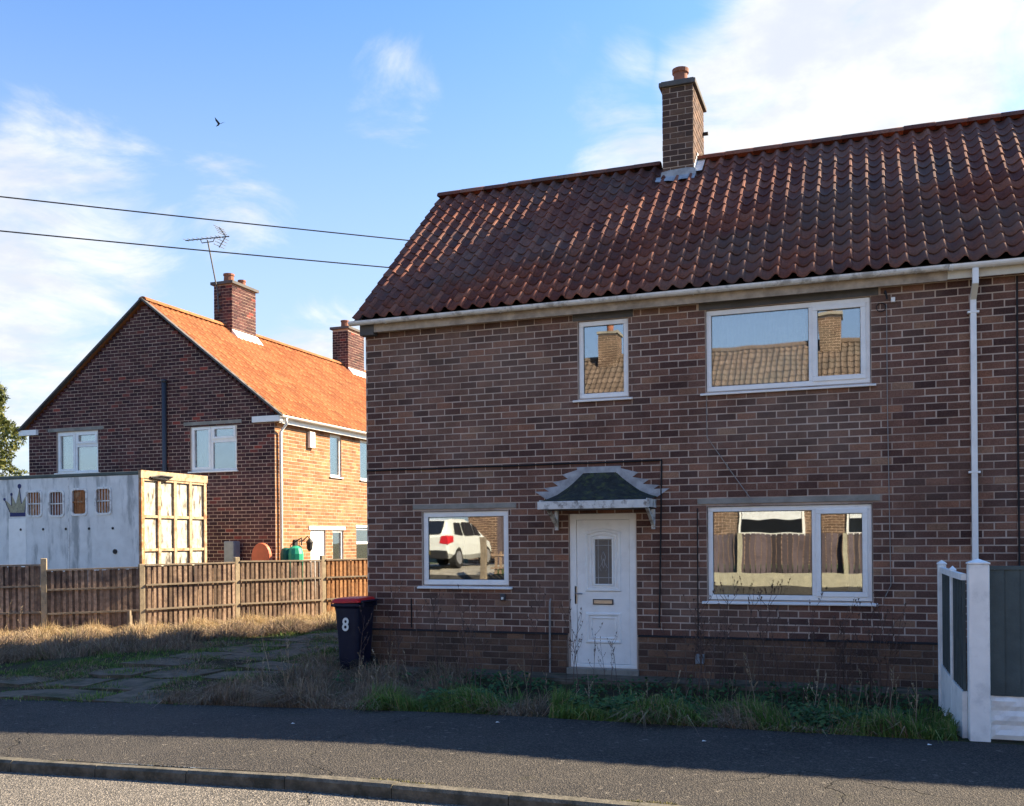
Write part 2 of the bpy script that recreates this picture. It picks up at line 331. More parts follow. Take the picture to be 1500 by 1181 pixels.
# concrete strip along the house front and old drive slabs
st = MB()
x = -7.0
while x < 10.5:
    L = rnd.uniform(.8, 1.4); st.box(x, x+L-.015, 12.42+rnd.uniform(-.05, .04), 12.985, -.4, -.058+rnd.uniform(-.012, .012)); x += L
so_ = st.build('path', 'old_slab', None, kind='structure')
drv = thing('driveway', (-9.5, 13, 0), 'd', 'd'); del drv['label']; del drv['category']; drv['kind'] = 'structure'
r2 = random.Random(3)
for i in range(-2, 6):
    for j in range(11):
        cx, cy = -12.3+.98*i+.10*j, 9.80+.80*j
        if cx > -7.45 or r2.random() < (.08 if cy < 11 else .26) or (cx < -10.3 and cy > 10.8): continue
        n = 7; poly = []
        for (dx, dy) in ((-.47, -.38), (0, -.40), (.47, -.38), (.48, 0), (.47, .38), (0, .39), (-.46, .38)):
            poly.append((cx+dx+r2.uniform(-.13, .08), cy+dy+r2.uniform(-.12, .07)))
        z = gz(cx, cy); t = [r2.uniform(-.04, .04), r2.uniform(-.04, .04)]
        b = MB(); top = [(p[0], p[1], z+.008+t[0]*(p[0]-cx)+t[1]*(p[1]-cy)) for p in poly]; bot = [(p[0], p[1], z-.12) for p in poly]
        b.add(top+bot, [tuple(range(n)), tuple(range(2*n-1, n-1, -1))] + [(k, n+k, n+(k+1) % n, (k+1) % n) for k in range(n)])
        b.build('concrete_slab', 'old_slab', drv)

# ------------------------------------------------------------------ brickwork
CO, BL, JT = .0922, .253, .0135
def courses(L, z0, z1, opens, topf=None, phase=0.):
    out = []; n = int(round((z1-z0)/CO)); 
    for c in range(n):
        a, b = z0+c*CO, z0+(c+1)*CO; zm = (a+b)/2
        ivs = [(0., L)]
        if topf:
            lo, hi = topf(b)
            if hi-lo < .06: continue
            ivs = [(max(0., lo), min(L, hi))]
        for (u0, u1, w0, w1) in opens:
            if zm > w0-.004 and zm < w1+.004:
                nv = []
                for (p, q) in ivs:
                    if u1 <= p or u0 >= q: nv.append((p, q)); continue
                    if u0 > p: nv.append((p, u0))
                    if u1 < q: nv.append((u1, q))
                ivs = nv
        off = (BL/2 if c % 2 else 0.)+phase
        for (p, q) in ivs:
            k = math.floor((p-off)/BL)
            while True:
                s0, s1 = off+k*BL, off+(k+1)*BL; k += 1
                if s0 >= q-1e-6: break
                s0, s1 = max(s0, p), min(s1, q)
                if s1-s0 > .03: out.append((s0, s1, a, b))
    return out
def brick_verts(P0, U, N, s0, s1, a, b, proud, rj):
    h = JT/2; pr = proud + rj.uniform(-.0025, .0025); vs = []
    s0 += h; s1 -= h; a += h; b -= h; c = .0025
    e = [rj.uniform(-.002, .002) for _ in range(4)]
    for d, i in ((-.02, 0.), (pr-c, 0.), (pr, c)):
        for (u, z) in ((s0+i+e[0], a+i+e[1]), (s1-i+e[2], a+i+e[1]), (s1-i+e[2], b-i+e[3]), (s0+i+e[0], b-i+e[3])):
            vs.append((P0[0]+U[0]*u+N[0]*d, P0[1]+U[1]*u+N[1]*d, z))
    return vs
BF = [(0, 1, 5, 4), (1, 2, 6, 5), (2, 3, 7, 6), (3, 0, 4, 7), (4, 5, 9, 8), (5, 6, 10, 9), (6, 7, 11, 10), (7, 4, 8, 11), (8, 9, 10, 11)]
def lay(P0, U, N, lst, mat, parent, name, proud=.0035, seed=1):
    rj = random.Random(seed); b = MB(); flip = (U[0]*N[1]-U[1]*N[0]) > 0
    F = [f[::-1] for f in BF] if flip else BF
    for (s0, s1, a, z) in lst: b.add(brick_verts(P0, U, N, s0, s1, a, z, proud, rj), F)
    return b.build(name, mat, parent, kind='stuff')
def mortar(P0, U, N, L, z0, z1, opens, thick, mat, parent, name='wall'):
    b = MB(); us = sorted({0., L, *[o[0] for o in opens], *[o[1] for o in opens]})
    for u0, u1 in zip(us, us[1:]):
        um = (u0+u1)/2; cuts = sorted([(o[2], o[3]) for o in opens if o[0] < um < o[1]]); z = z0
        for (w0, w1) in cuts+[(z1, z1)]:
            if w0 > z+1e-4:
                q = [(P0[0]+U[0]*u-N[0]*d, P0[1]+U[1]*u-N[1]*d) for u, d in ((u0, 0), (u1, 0), (u1, thick), (u0, thick))]
                b.prism(q, z, w0, 2)
            z = w1
    return b.build(name, mat, parent)

# ------------------------------------------------------------------ our house
XL, XR, FY = -7.04, 11.0, 13.0
RY, RZt, EY, EZ = 16.02, 7.97, 12.78, 5.10          # ridge line, eaves line of the tile plane
BY = 2*RY-FY                                          # rear wall
house = thing('semi_detached_house', (XL, FY, -.1), 'brown brick semi-detached house with dark red pantile roof, white door and white windows', 'house')
WINS = dict(UR=(-1.976, .077, 3.735, 4.818), LR=(-1.975, .078, .984, 2.22), S=(-3.73, -3.022, 3.745, 4.819), LL=(-6.13, -4.783, 1.148, 2.225))
DOOR = (-3.884, -2.932, .03, 2.16)
MIR = 3.44
WM = dict(URm=(MIR-.077, MIR+1.976, 3.735, 4.818), LRm=(MIR-.078, MIR+1.975, .984, 2.22))
opens = [(a-XL, b-XL, c, d) for (a, b, c, d) in [*WINS.values(), *WM.values(), DOOR]]
lint = [(-2.096, .170, 2.252, 2.326), (-6.275, -4.66, 2.257, 2.328), (MIR-.17, MIR+2.096, 2.252, 2.326)]
PZ = .488
wall = mortar((XL, FY), (1, 0), (0, -1), XR-XL, -.3, 5.0, opens, .25, 'mortar', house)
bl = courses(XR-XL, PZ, 4.96, opens+[(a-XL, b-XL, c-.003, d+.003) for a, b, c, d in lint]+[(-2.06-XL, .17-XL, 4.81, 4.97), (-3.8-XL, -2.95-XL, 4.81, 4.97)], phase=.02)
z0p = PZ-CO*8
bl2 = courses(XR-XL, z0p, PZ-.001, [(DOOR[0]-XL-.02, DOOR[1]-XL+.02, -.3, 1)], phase=.09)
camv = Vector((0, 0, CAMH))
def near(t): return (Vector((XL+(t[0]+t[1])/2, FY, (t[2]+t[3])/2))-camv).length + (50 if (t[0]+t[1])/2+XL > 2.15 or (t[0]+t[1])/2+XL < -6.8 or t[1]-t[0] < BL*.95 or t[2] < .55 else 0)
bl.sort(key=near)
one = bl[:300]; rest = bl[300:]
lay((XL, FY), (1, 0), (0, -1), rest, 'brick', wall, 'brickwork', seed=5)
pb = lay((XL, FY-.028), (1, 0), (0, -1), bl2, 'brick_plinth', wall, 'plinth_brickwork', seed=6)
bm = [MB().add(brick_verts((0, 0), (1, 0), (0, -1), -BL/2, BL/2, -CO/2, CO/2, .0035, random.Random(k)), BF).mesh('brick') for k in range(5)]
for me in bm: me.materials.append(MATS['brick'])
for t in one: link('brick', rnd.choice(bm), None, wall, (XL+(t[0]+t[1])/2, FY, (t[2]+t[3])/2))
pl = MB()
for (a, b_) in ((XL-.03, DOOR[0]-.02), (DOOR[1]+.02, XR)):
    pl.prism([(FY+.02, -.3), (FY-.026, -.3), (FY-.026, PZ-.012), (FY+.02, PZ+.006)], a, b_, 0)
pl.build('plinth', 'mortar_dirty', house)
for (a, b_) in ((XL-.034, DOOR[0]-.02), (DOOR[1]+.02, XR)): MB().prism([(FY-.002, PZ+.012), (FY-.040, PZ-.004), (FY-.040, PZ-.016), (FY-.002, PZ-.016)], a, b_, 0).build('damp_course', 'black', house)
# gable and rear walls
gL = BY-FY
def gab(zt):
    h = max(0., zt-EZ-.05); run = h/((RZt-EZ)/(RY-EY)); return (run-.15 if h > 0 else 0, gL-(run-.15) if h > 0 else gL)
for (xx, n, nm, sd) in ((XL, (-1, 0), 'gable_wall', 11), (XR, (1, 0), 'gable_wall', 12)):
    gb = MB(); t = .22 if n[0] < 0 else -.22
    gb.prism([(FY+.252, -.3), (BY, -.3), (BY, 5.0), (RY, RZt-.16), (FY+.252, 5.2)], xx+.001*n[0], xx+t, 0); gw = gb.build(nm, 'mortar', house)
    lay((xx, FY), (0, 1), n, [q for q in courses(gL, PZ, 8.0, [], gab)], 'brick', gw, 'brickwork', seed=sd)
MB().box(XL+.23, XR-.23, BY-.2, BY-.002, -.3, 5.0).build('rear_wall', 'brick', house)
inn = MB(); inn.box(XL+.24, XR-.24, FY+.26, BY-.21, -.2, -.1); inn.box(XL+.24, XR-.24, FY+.26, BY-.21, 2.55, 2.7); inn.box(XL+.24, XR-.24, FY+.26, BY-.21, 4.95, 5.05)
for xx in (-4.4, -2.4, 1.72): inn.box(xx, xx+.1, FY+.26, BY-.21, -.1, 4.95)
inn.box(XL+.24, XR-.24, FY+3.2, FY+3.3, -.1, 4.95)
inn.build('interior_partition', 'interior', house)
# rear outhouse
oh = MB(); oh.box(XL+.02, -3.5, BY+.002, BY+3.6, -.3, 2.75); ow = oh.build('rear_extension', 'brick', house)
MB().box(XL-.08, -3.4, BY+.004, BY+3.7, 2.752, 2.9).build('extension_roof', 'concrete_dark', ow)
# lintels
for (a, b_, c, d) in lint: MB().box(a, b_, FY-.016, FY+.1, c, d).build('lintel', 'concrete', house, bevel=.004)
for (a, b_) in ((-2.06, .17), (-3.8, -2.95)): MB().box(a, b_, FY-.012, FY+.1, 4.822, 4.955).build('lintel', 'concrete_dark', house)

def window(parent, x0, x1, z0, z1, y, mull=None, sash=None, depth=.03, fw=.065, ny=-1, glassmat='glass', tilt=0., sill=True, up='upvc'):
    """frame facing -Y at plane y (set back by depth)"""
    yf = y+depth; b = MB(); g0 = .006
    b.box(x0+g0, x1-g0, yf, yf+.06, z0+g0, z0+g0+fw); b.box(x0+g0, x1-g0, yf, yf+.06, z1-g0-fw, z1-g0)
    b.box(x0+g0, x0+g0+fw, yf+.0005, yf+.0595, z0+g0+fw, z1-g0-fw); b.box(x1-g0-fw, x1-g0, yf+.0005, yf+.0595, z0+g0+fw, z1-g0-fw)
    if mull: b.box(mull-.03, mull+.03, yf+.0005, yf+.0595, z0+g0+fw, z1-g0-fw)
    w = b.build('window', up, parent, bevel=.006)
    bays = [(x0+g0+fw, mull-.03), (mull+.03, x1-g0-fw)] if mull else [(x0+g0+fw, x1-g0-fw)]
    for k, (a, c) in enumerate(bays):
        za, zb = z0+g0+fw, z1-g0-fw
        if sash == k:
            s = MB(); sw = .05
            s.box(a-.012, c+.012, yf-.018, yf+.03, za-.012, za+sw); s.box(a-.012, c+.012, yf-.018, yf+.03, zb-sw, zb+.012)
            s.box(a-.012, a+sw, yf-.0175, yf+.0295, za+sw, zb-sw); s.box(c-sw, c+.012, yf-.0175, yf+.0295, za+sw, zb-sw)
            s.build('sash', up, w, bevel=.006); a += sw; c -= sw; za += sw; zb -= sw
        ga = MB(); ga.box(a-.002, c+.002, yf+.025, yf+.037, za-.002, zb+.002); ga.build('pane', glassmat, w)
        gk = MB(); gk.box(a, c, yf+.018, yf+.024, za, za+.006); gk.box(a, c, yf+.018, yf+.024, zb-.006, zb); gk.box(a, a+.006, yf+.018, yf+.024, za+.006, zb-.006); gk.box(c-.006, c, yf+.018, yf+.024, za+.006, zb-.006); gk.build('gasket', 'black', w)
    if sill: MB().prism([(yf+.05, z0-.044), (y-.05, z0-.05), (y-.052, z0-.026), (yf+.05, z0+.004)], x0-.07, x1+.06, 0).build('sill', up, w, bevel=.004)
    return w
def curtains(parent, x0, x1, z0, z1, y, mat='curtain', wave=.03, step=.09):
    b = MB(); n = int((x1-x0)/.02); 
    pts = [(x0+(x1-x0)*i/n, y+wave*math.sin(i*.02/step*2*math.pi+math.sin(i*.13)*1.3)) for i in range(n+1)]
    b.v = [(px, py, z) for z in (z0, z1) for px, py in pts]; b.f = [(i, i+1, n+2+i, n+1+i) for i in range(n)]
    return b.build('curtain', mat, parent, smooth=True)
w = window(house, *WINS['UR'][:2], *WINS['UR'][2:], FY, mull=-.64, sash=1); curtains(w, -1.95, -.70, 3.72, 4.83, FY+.22)
w = window(house, *WINS['LR'][:2], *WINS['LR'][2:], FY, mull=-.62, sash=1); curtains(w, -1.95, -1.62, .95, 2.24, FY+.24, 'blind'); curtains(w, -.22, .06, .95, 2.24, FY+.24, 'blind')
w = window(house, *WINS['S'][:2], *WINS['S'][2:], FY)
w = window(house, *WINS['LL'][:2], *WINS['LL'][2:], FY, fw=.075)
for q in WM.values(): window(house, *q, FY, mull=MIR+.62, sash=0)
# door
dx0, dx1, dz0, dz1 = DOOR
fr = MB(); yf = FY+.02
fr.box(dx0+.005, dx0+.1, yf, yf+.07, dz0+.05, dz1-.005); fr.box(dx1-.1, dx1-.005, yf, yf+.07, dz0+.05, dz1-.005); fr.box(dx0+.1, dx1-.1, yf+.0005, yf+.0695, dz1-.09, dz1-.005); fr.box(dx0+.005, dx1-.005, yf, yf+.07, dz0, dz0+.05)
door = fr.build('door', 'upvc', house, bevel=.006)
la, lb, lz0, lz1 = dx0+.1, dx1-.1, dz0+.05, dz1-.09
yl = yf+.012
MB().box(la+.003, lb-.003, yl, yl+.045, lz0+.004, lz1-.003).build('leaf', 'upvc', door, bevel=.004)
def arch(x0, x1, z0, z1, rise, n=12): return [(x0, z0), (x1, z0)] + [(x1+(x0-x1)*i/n, z1+rise*math.sin(math.pi*i/n)) for i in range(n+1)]
def ring(outer, inner, ya, yb): 
    b = MB(); n = len(outer); vs = []
    for p in outer: vs.append((p[0], yb, p[1]))
    for p in inner: vs.append((p[0], ya, p[1]))
    b.add(vs, [(i, (i+1) % n, n+(i+1) % n, n+i) for i in range(n)]); return b
def moulding(pa, w1, yb, d, name):                  # raised frame around a panel
    cx = sum(p[0] for p in pa)/len(pa); cz = (min(p[1] for p in pa)+max(p[1] for p in pa))/2
    sx = (max(p[0] for p in pa)-min(p[0] for p in pa)); sz = (max(p[1] for p in pa)-min(p[1] for p in pa))
    sc_ = lambda k: [(cx+(p[0]-cx)*(1-2*k/sx), cz+(p[1]-cz)*(1-2*k/sz)) for p in pa]
    b = MB(); n = len(pa); L = [(pa, yb), (sc_(w1*.3), yb-d), (sc_(w1*.7), yb-d), (sc_(w1), yb-.001)]
    for q, y in L: b.v += [(p[0], y, p[1]) for p in q]
    for k in range(3): b.f += [(k*n+i, k*n+(i+1) % n, (k+1)*n+(i+1) % n, (k+1)*n+i) for i in range(n)]
    return b.build(name, 'upvc', door)
moulding(arch(-3.665, -3.150, 1.075, 1.90, .05), .05, yl, .020, 'panel_moulding')
moulding(arch(-3.60, -3.215, 1.12, 1.855, .035), .035, yl, .014, 'panel_moulding')
moulding(arch(-3.66, -3.152, .36, .79, .0, 4), .05, yl, .018, 'panel_moulding')
moulding(arch(-3.59, -3.222, .42, .73, .0, 4), .03, yl, .012, 'panel_moulding')
moulding(arch(-3.545, -3.252, 1.155, 1.825, .0, 4), .032, yl, .022, 'glazing_bead')
gp = MB().box(-3.515, -3.282, yl-.006, yl-.001, 1.185, 1.798).build('glazing', 'lead_glass', door)
ld = MB(); yy = yl-.0085
for xx in (-3.472, -3.325): ld.box(xx-.004, xx+.004, yy, yy+.003, 1.185, 1.798)
for z in (1.27, 1.715): ld.box(-3.515, -3.282, yy-.0005, yy+.0025, z-.004, z+.004)
cxd = -3.3985
for s in (-1, 1):
    ld.tube([(cxd, yy, 1.63), (cxd+s*.03, yy, 1.56), (cxd+s*.012, yy, 1.48), (cxd+s*.055, yy, 1.41), (cxd+s*.03, yy, 1.36)], .004, 4)
    ld.tube([(cxd, yy, 1.40), (cxd+s*.02, yy, 1.47), (cxd, yy, 1.53)], .004, 4)
ld.build('lead_came', 'lead', gp)
lbx = MB().box(-3.553, -3.262, yl-.014, yl-.001, .898, .975).build('letter_box', 'dark_metal', door, bevel=.004)
MB().box(-3.535, -3.28, yl-.020, yl-.0145, .913, .96).build('flap', 'steel', lbx)
hd = MB(); hd.box(-3.812, -3.778, yl-.012, yl-.001, .905, 1.15); hd.tube([(-3.795, yl-.01, 1.05), (-3.795, yl-.05, 1.05), (-3.69, yl-.052, 1.048)], .011, 8); hd.build('handle', 'steel', door)
MB().box(dx0-.03, dx1+.03, FY-.09, FY+.14, -.13, dz0-.003).build('threshold', 'concrete', house, bevel=.008)
MB().box(dx0-.2, dx1+.25, FY-.62, FY-.10, -.4, -.075).build('step', 'old_slab', house, bevel=.01)
# canopy over door
cp = MB(); n = 20; wc = []; fc = []
for i in range(n+1):
    t = i/n
    if t < .36: q = t/.36; x = -4.20+q*.53; z = 2.37+.35*(q**1.7*.75+q*.25)
    elif t < .64: q = (t-.36)/.28; x = -3.67+q*.47; z = 2.72
    else: q = (1-t)/.36; x = -2.64-q*.56; z = 2.37+.35*(q**1.7*.75+q*.25)
    wc.append((x, FY-.012, z)); fc.append((-4.13+t*1.48, FY-.56, 2.315))
R = 8
for j in range(R+1):
    s = j/R
    for a, b_ in zip(wc, fc):
        zz_ = a[2]+(b_[2]-a[2])*(s**.75); cp.v.append((a[0]+(b_[0]-a[0])*s, a[1]+(b_[1]-a[1])*s, zz_+rnd.uniform(-.004, .004)))
cp.f = [(j*(n+1)+i, (j+1)*(n+1)+i, (j+1)*(n+1)+i+1, j*(n+1)+i+1) for j in range(R) for i in range(n)]
can = cp.build('door_canopy', 'felt_moss', house)
fb = MB().box(-4.15, -2.63, FY-.585, FY-.563, 2.205, 2.312).build('fascia_board', 'peeling_white', can, bevel=.006)
for xx in (-4.13, -2.67): MB().box(xx, xx+.02, FY-.56, FY-.01, 2.22, 2.33).build('side_board', 'peeling_white', can)
MB().box(-4.11, -2.68, FY-.56, FY-.02, 2.20, 2.215).build('soffit', 'black', can)
for xx in (-4.07, -2.71):
    k = MB(); k.box(xx, xx+.045, FY-.06, FY-.01, 1.93, 2.2); k.prism([(FY-.06, 1.98), (FY-.06, 2.06), (FY-.36, 2.199), (FY-.44, 2.199)], xx+.002, xx+.043, 0); k.build('bracket', 'peeling_white', can)
fl = MB()
fl.prism([(-3.74, 2.715), (-3.15, 2.715), (-3.13, 2.80), (-3.76, 2.80)], FY-.016, FY-.008, 1)
for s, x0_ in ((-1, -3.67), (1, -3.20)):
    for k in range(4):
        q0, q1 = 1-k*.25, 1-(k+1)*.25; sp = .53 if s < 0 else .56
        fx = lambda q: x0_+s*sp*(1-q); fz = lambda q: 2.37+.35*(q**1.7*.75+q*.25)
        fl.prism([(fx(q0), fz(q0)-.01), (fx(q1), fz(q1)-.01), (fx(q1)+s*.17, fz(q1)+.105), (fx(q0)+s*.035, fz(q0)+.055)], FY-.018-.001*k, FY-.009-.001*k, 1)
fl.build('stepped_flashing', 'lead', can)
# small fittings on the wall
ks = MB().box(-4.90, -4.825, FY-.05, FY-.006, .94, 1.035).build('key_safe', 'dark_metal', house, bevel=.012)
MB().box(-4.88, -4.845, FY-.054, FY-.0505, .955, .99).build('dial', 'decal', ks)
MB().tube([(-4.16, FY-.05, -.1), (-4.155, FY-.05, .93), (-4.15, FY-.02, .97)], .014, 8).build('waste_pipe', 'cable_grey', house)
MB().box(-2.13, -2.02, FY-.09, FY-.03, .14, .27).build('meter_vent', 'grey_box', house, bevel=.01)
MB().box(.315, .365, FY-.05, FY-.006, 4.71, 4.77).build('junction_box', 'upvc', house, bevel=.006)
k = MB(); k.tube([(.24, FY-.01, 4.83), (.25, FY-.10, 4.84), (.27, FY-.10, 4.74)], .012, 6); k.tube([(.20+.055*math.cos(a*.5), FY-.02, 4.66+.055*math.sin(a*.5)) for a in range(14)], .005, 5); k.build('cable_bracket', 'cable_black', house)
c1 = [( -7.03+i*.4465, FY-.014, 2.853+.004*math.sin(i*2.1)) for i in range(11)]
MB().tube(c1 + [(-2.575, FY-.014, 2.84), (-2.585, FY-.014, 2.2), (-2.605, FY-.014, 1.4), (-2.625, FY-.014, .60)], .0125, 5).build('cable', 'cable_black', house)
MB().tube([(1.72, FY-.014, 4.9), (1.715, FY-.014, 3.2), (1.72, FY-.02, 1.2), (1.72, FY-.02, .1)], .012, 5).build('cable', 'cable_black', house)
MB().tube([(-1.969, FY-.012, 3.69), (-1.965, FY-.014, 3.14), (-1.70, FY-.02, 2.74), (-1.362, FY-.04, 2.25)], .005, 4).build('cable', 'cable_grey', house)
MB().tube([(.265, FY-.012, 4.7), (.265, FY-.012, 3.39), (.28, FY-.012, 1.9), (.288, FY-.012, 1.2), (.22, FY-.012, 1.05)], .006, 4).build('cable', 'cable_grey', house)
MB().tube([(-2.10, FY-.012, 2.2), (-2.105, FY-.012, .45)], .008, 4).build('cable', 'cable_black', house)
MB().tube([(-6.31, FY-.012, .95), (-6.31, FY-.012, .52)], .009, 4).build('cable', 'cable_black', house)
# roof: deck, tiles, ridge, eaves
SL = Vector((0, RY-EY, RZt-EZ)); SLEN = SL.length; sd_ = SL.normalized(); nrm = Vector((0, -sd_.z, sd_.y))
VX = -7.13
dk = MB()
for s in (1, -1):
    yy = lambda y: y if s > 0 else 2*RY-y
    A = Vector((0, EY, EZ))-nrm*.06; Bt = Vector((0, RY, RZt))-nrm*.06
    dk.add([(VX+.03, yy(A.y), A.z), (XR+.1, yy(A.y), A.z), (XR+.1, yy(Bt.y), Bt.z), (VX+.03, yy(Bt.y), Bt.z)], [(0, 1, 2, 3)])
roof = dk.build('roof', 'black', house)
TW, NR = .2185, 16; GA = (SLEN-.10)/NR
def tile_mesh(k):
    rj = random.Random(k); L = GA+.05; th = .016; n = 9; top = []; b = MB()
    for i in range(n+1):
        x = TW*1.04*i/n; q = i/n
        h = -.036*math.sin(math.pi*q/.62) if q < .62 else .040*math.sin(math.pi*(q-.62)/.38)
        top.append((x, h))
    jit = rj.uniform(-.006, .006); sk = rj.uniform(-.012, .012)
    for (s, lift) in ((0., .028+jit), (L, .006)):
        for (x, h) in top: p = sd_*(s+sk*(x/TW-.5)) + nrm*(h+lift); b.v.append((x, p.y, p.z))
    p = -nrm*th
    for (x, h) in top: q = nrm*(h+.028+jit-th); b.v.append((x, q.y, q.z))
    for (x, h) in (top[0], top[-1]): q = sd_*L+nrm*(h+.006-th); b.v.append((x, q.y, q.z))
    N = n+1
    b.f = [(i, i+1, N+i+1, N+i) for i in range(n)] + [(2*N+i, 2*N+i+1, i+1, i) for i in range(n)] + [(0, N, 3*N, 2*N), (n, 2*N+n, 3*N+1, N+n)]
    return b
tms = []
for k in range(7):
    me = tile_mesh(k).mesh('roof_tile', (0, 0, 0), False); me.materials.append(MATS['roof_tile'])
    me.polygons.foreach_set('use_smooth', [i < 9 for i in range(len(me.polygons))]); tms.append(me)
NC = int((XR+.1-VX)/TW); tl = []
for r in range(NR):
    for c in range(NC):
        p = Vector((VX+c*TW, EY, EZ))+sd_*(r*GA); p += Vector((rnd.uniform(-.005, .005), 0, 0)) + sd_*(rnd.uniform(-.006, .006) - (.05 if rnd.random() < .006 else 0)); tl.append(p)
CHX0, CHX1, CHY0, CHY1 = -3.03, -2.54, 15.60, 16.70
tl = [p for p in tl if not (CHX0-.10 < p.x < CHX1-.12 and p.y > CHY0-.12)]
tl.sort(key=lambda p: (p-camv).length + (50 if p.x > 2.2 else 0))
for p in tl[:300]: link('roof_tile', rnd.choice(tms), None, roof, p)
tb = [tile_mesh(k) for k in range(7)]; rb = MB()
for p in tl[300:]:
    q = rnd.choice(tb); rb.add([(v[0]+p.x, v[1]+p.y, v[2]+p.z) for v in q.v], q.f)
rb.build('roof_tiling', 'roof_tile', roof, kind='stuff')
rbk = MB()
for r in range(NR):
    for c in range(0, NC):
        q = tb[(r+c) % 4]; p = Vector((VX+c*TW, EY, EZ))+sd_*(r*GA)
        rbk.add([(v[0]+p.x, 2*RY-(v[1]+p.y), v[2]+p.z) for v in q.v], [f[::-1] for f in q.f])
rbk.build('rear_tiling', 'roof_tile', roof, kind='stuff')
x = VX-.02; rm = MB(); n = 8
for (xx, rr) in ((0., .125), (.43, .125), (.45, .117)):
    for i in range(n+1): a = math.pi*i/n; rm.v.append((xx, -rr*1.05*math.cos(a), rr*.78*math.sin(a)))
rm.f = [(k*(n+1)+i, (k+1)*(n+1)+i, (k+1)*(n+1)+i+1, k*(n+1)+i+1) for k in range(2) for i in range(n)] + [tuple(range(n+1))]
rme = rm.mesh('ridge_tile', (0, 0, 0), True); rme.materials.append(MATS['roof_tile'])
while x < XR:
    if x < CHX0 < x+.44: x = CHX1+.015
    link('ridge_tile', rme, None, roof, (x, RY, RZt-.018+rnd.uniform(-.006, .006))); x += .445
vm = MB()
A = Vector((0, EY+.05, EZ-.005))-nrm*.012; Bt = Vector((0, RY, RZt-.03)); vm.add([(VX-.012, A.y, A.z-.045), (VX+.1, A.y, A.z-.045), (VX+.1, A.y, A.z), (VX-.012, A.y, A.z), (VX-.012, Bt.y, Bt.z-.06), (VX+.1, Bt.y, Bt.z-.06), (VX+.1, Bt.y, Bt.z), (VX-.012, Bt.y, Bt.z)], [(0, 1, 2, 3), (7, 6, 5, 4), (0, 3, 7, 4), (1, 5, 6, 2), (3, 2, 6, 7), (0, 4, 5, 1)])
vm.build('verge_mortar', 'concrete_dark', roof)
def half_pipe(x0, x1, y, z, r, seg=8):
    b = MB()
    for xx in (x0, x1):
        for rr in (r, r-.006):
            for i in range(seg+1): a = math.pi+math.pi*i/seg; b.v.append((xx, y+rr*math.cos(a), z+rr*math.sin(a)*.95))
    N = seg+1
    b.f = [(i, i+1, 2*N+i+1, 2*N+i) for i in range(seg)] + [(N+i+1, N+i, 3*N+i, 3*N+i+1) for i in range(seg)] + [(0, 2*N, 3*N, N), (seg, N+seg, 3*N+seg, 2*N+seg)] + [(i, N+i, N+i+1, i+1) for i in range(seg)] + [(2*N+i+1, 3*N+i+1, 3*N+i, 2*N+i) for i in range(seg)]
    return b
GY, GZ = 12.79, 5.055
gt = half_pipe(VX-.06, .96, GY, GZ, .062).build('gutter', 'upvc_old', house, smooth=False)
gt2 = half_pipe(.965, XR+.1, GY, GZ-.004, .062).build('gutter', 'upvc', house)
for i in range(9):
    bx = -6.6+i*.9; q = MB(); q.tube([(bx, GY+.066*math.cos(a), GZ+.064*math.sin(a)) for a in [math.pi*(1+k/8) for k in range(9)]], .006, 4); q.build('gutter_bracket', 'upvc_old', gt)
for i in range(6):
    bx = 1.0+i*.45; q = MB(); q.tube([(bx, GY+.066*math.cos(a), GZ-.004+.064*math.sin(a)) for a in [math.pi*(1+k/8) for k in range(9)]], .006, 4); q.build('gutter_bracket', 'upvc', gt2)
MB().box(-6.83, .95, FY-.135, FY-.11, 4.895, 5.045).build('fascia', 'fascia', house)
MB().box(.953, XR, FY-.138, FY-.112, 4.905, 5.05).build('fascia', 'fascia_clean', house)
MB().box(XL-.02, -6.833, FY-.14, FY-.008, 4.86, 5.045).build('eaves_corbel', 'concrete_dark', house)
MB().box(-6.83, XR, FY-.109, FY-.008, 4.93, 4.95).build('soffit', 'concrete_dark', house)
DX = 1.238
dp = MB(); hw = .034
dp.box(DX-hw+.012, DX+hw+.012, GY-.035, GY+.035, 4.80, 4.99)
dpo = dp.build('downpipe', 'upvc', house, bevel=.006)
q = MB(); q.bar((DX+.012, GY, 4.82), (DX, FY-.055, 4.66), .066, .066, (1, 0, 0)); q.build('offset_bend', 'fascia_clean', dpo)
q = MB(); q.box(DX-hw, DX+hw, FY-.088, FY-.022, -.05, 4.68); q.build('pipe', 'upvc', dpo, bevel=.006)
for z in (4.5, 2.57, .8): MB().box(DX-.065, DX+.065, FY-.092, FY-.005, z-.012, z+.014).build('clip', 'upvc', dpo, bevel=.003)
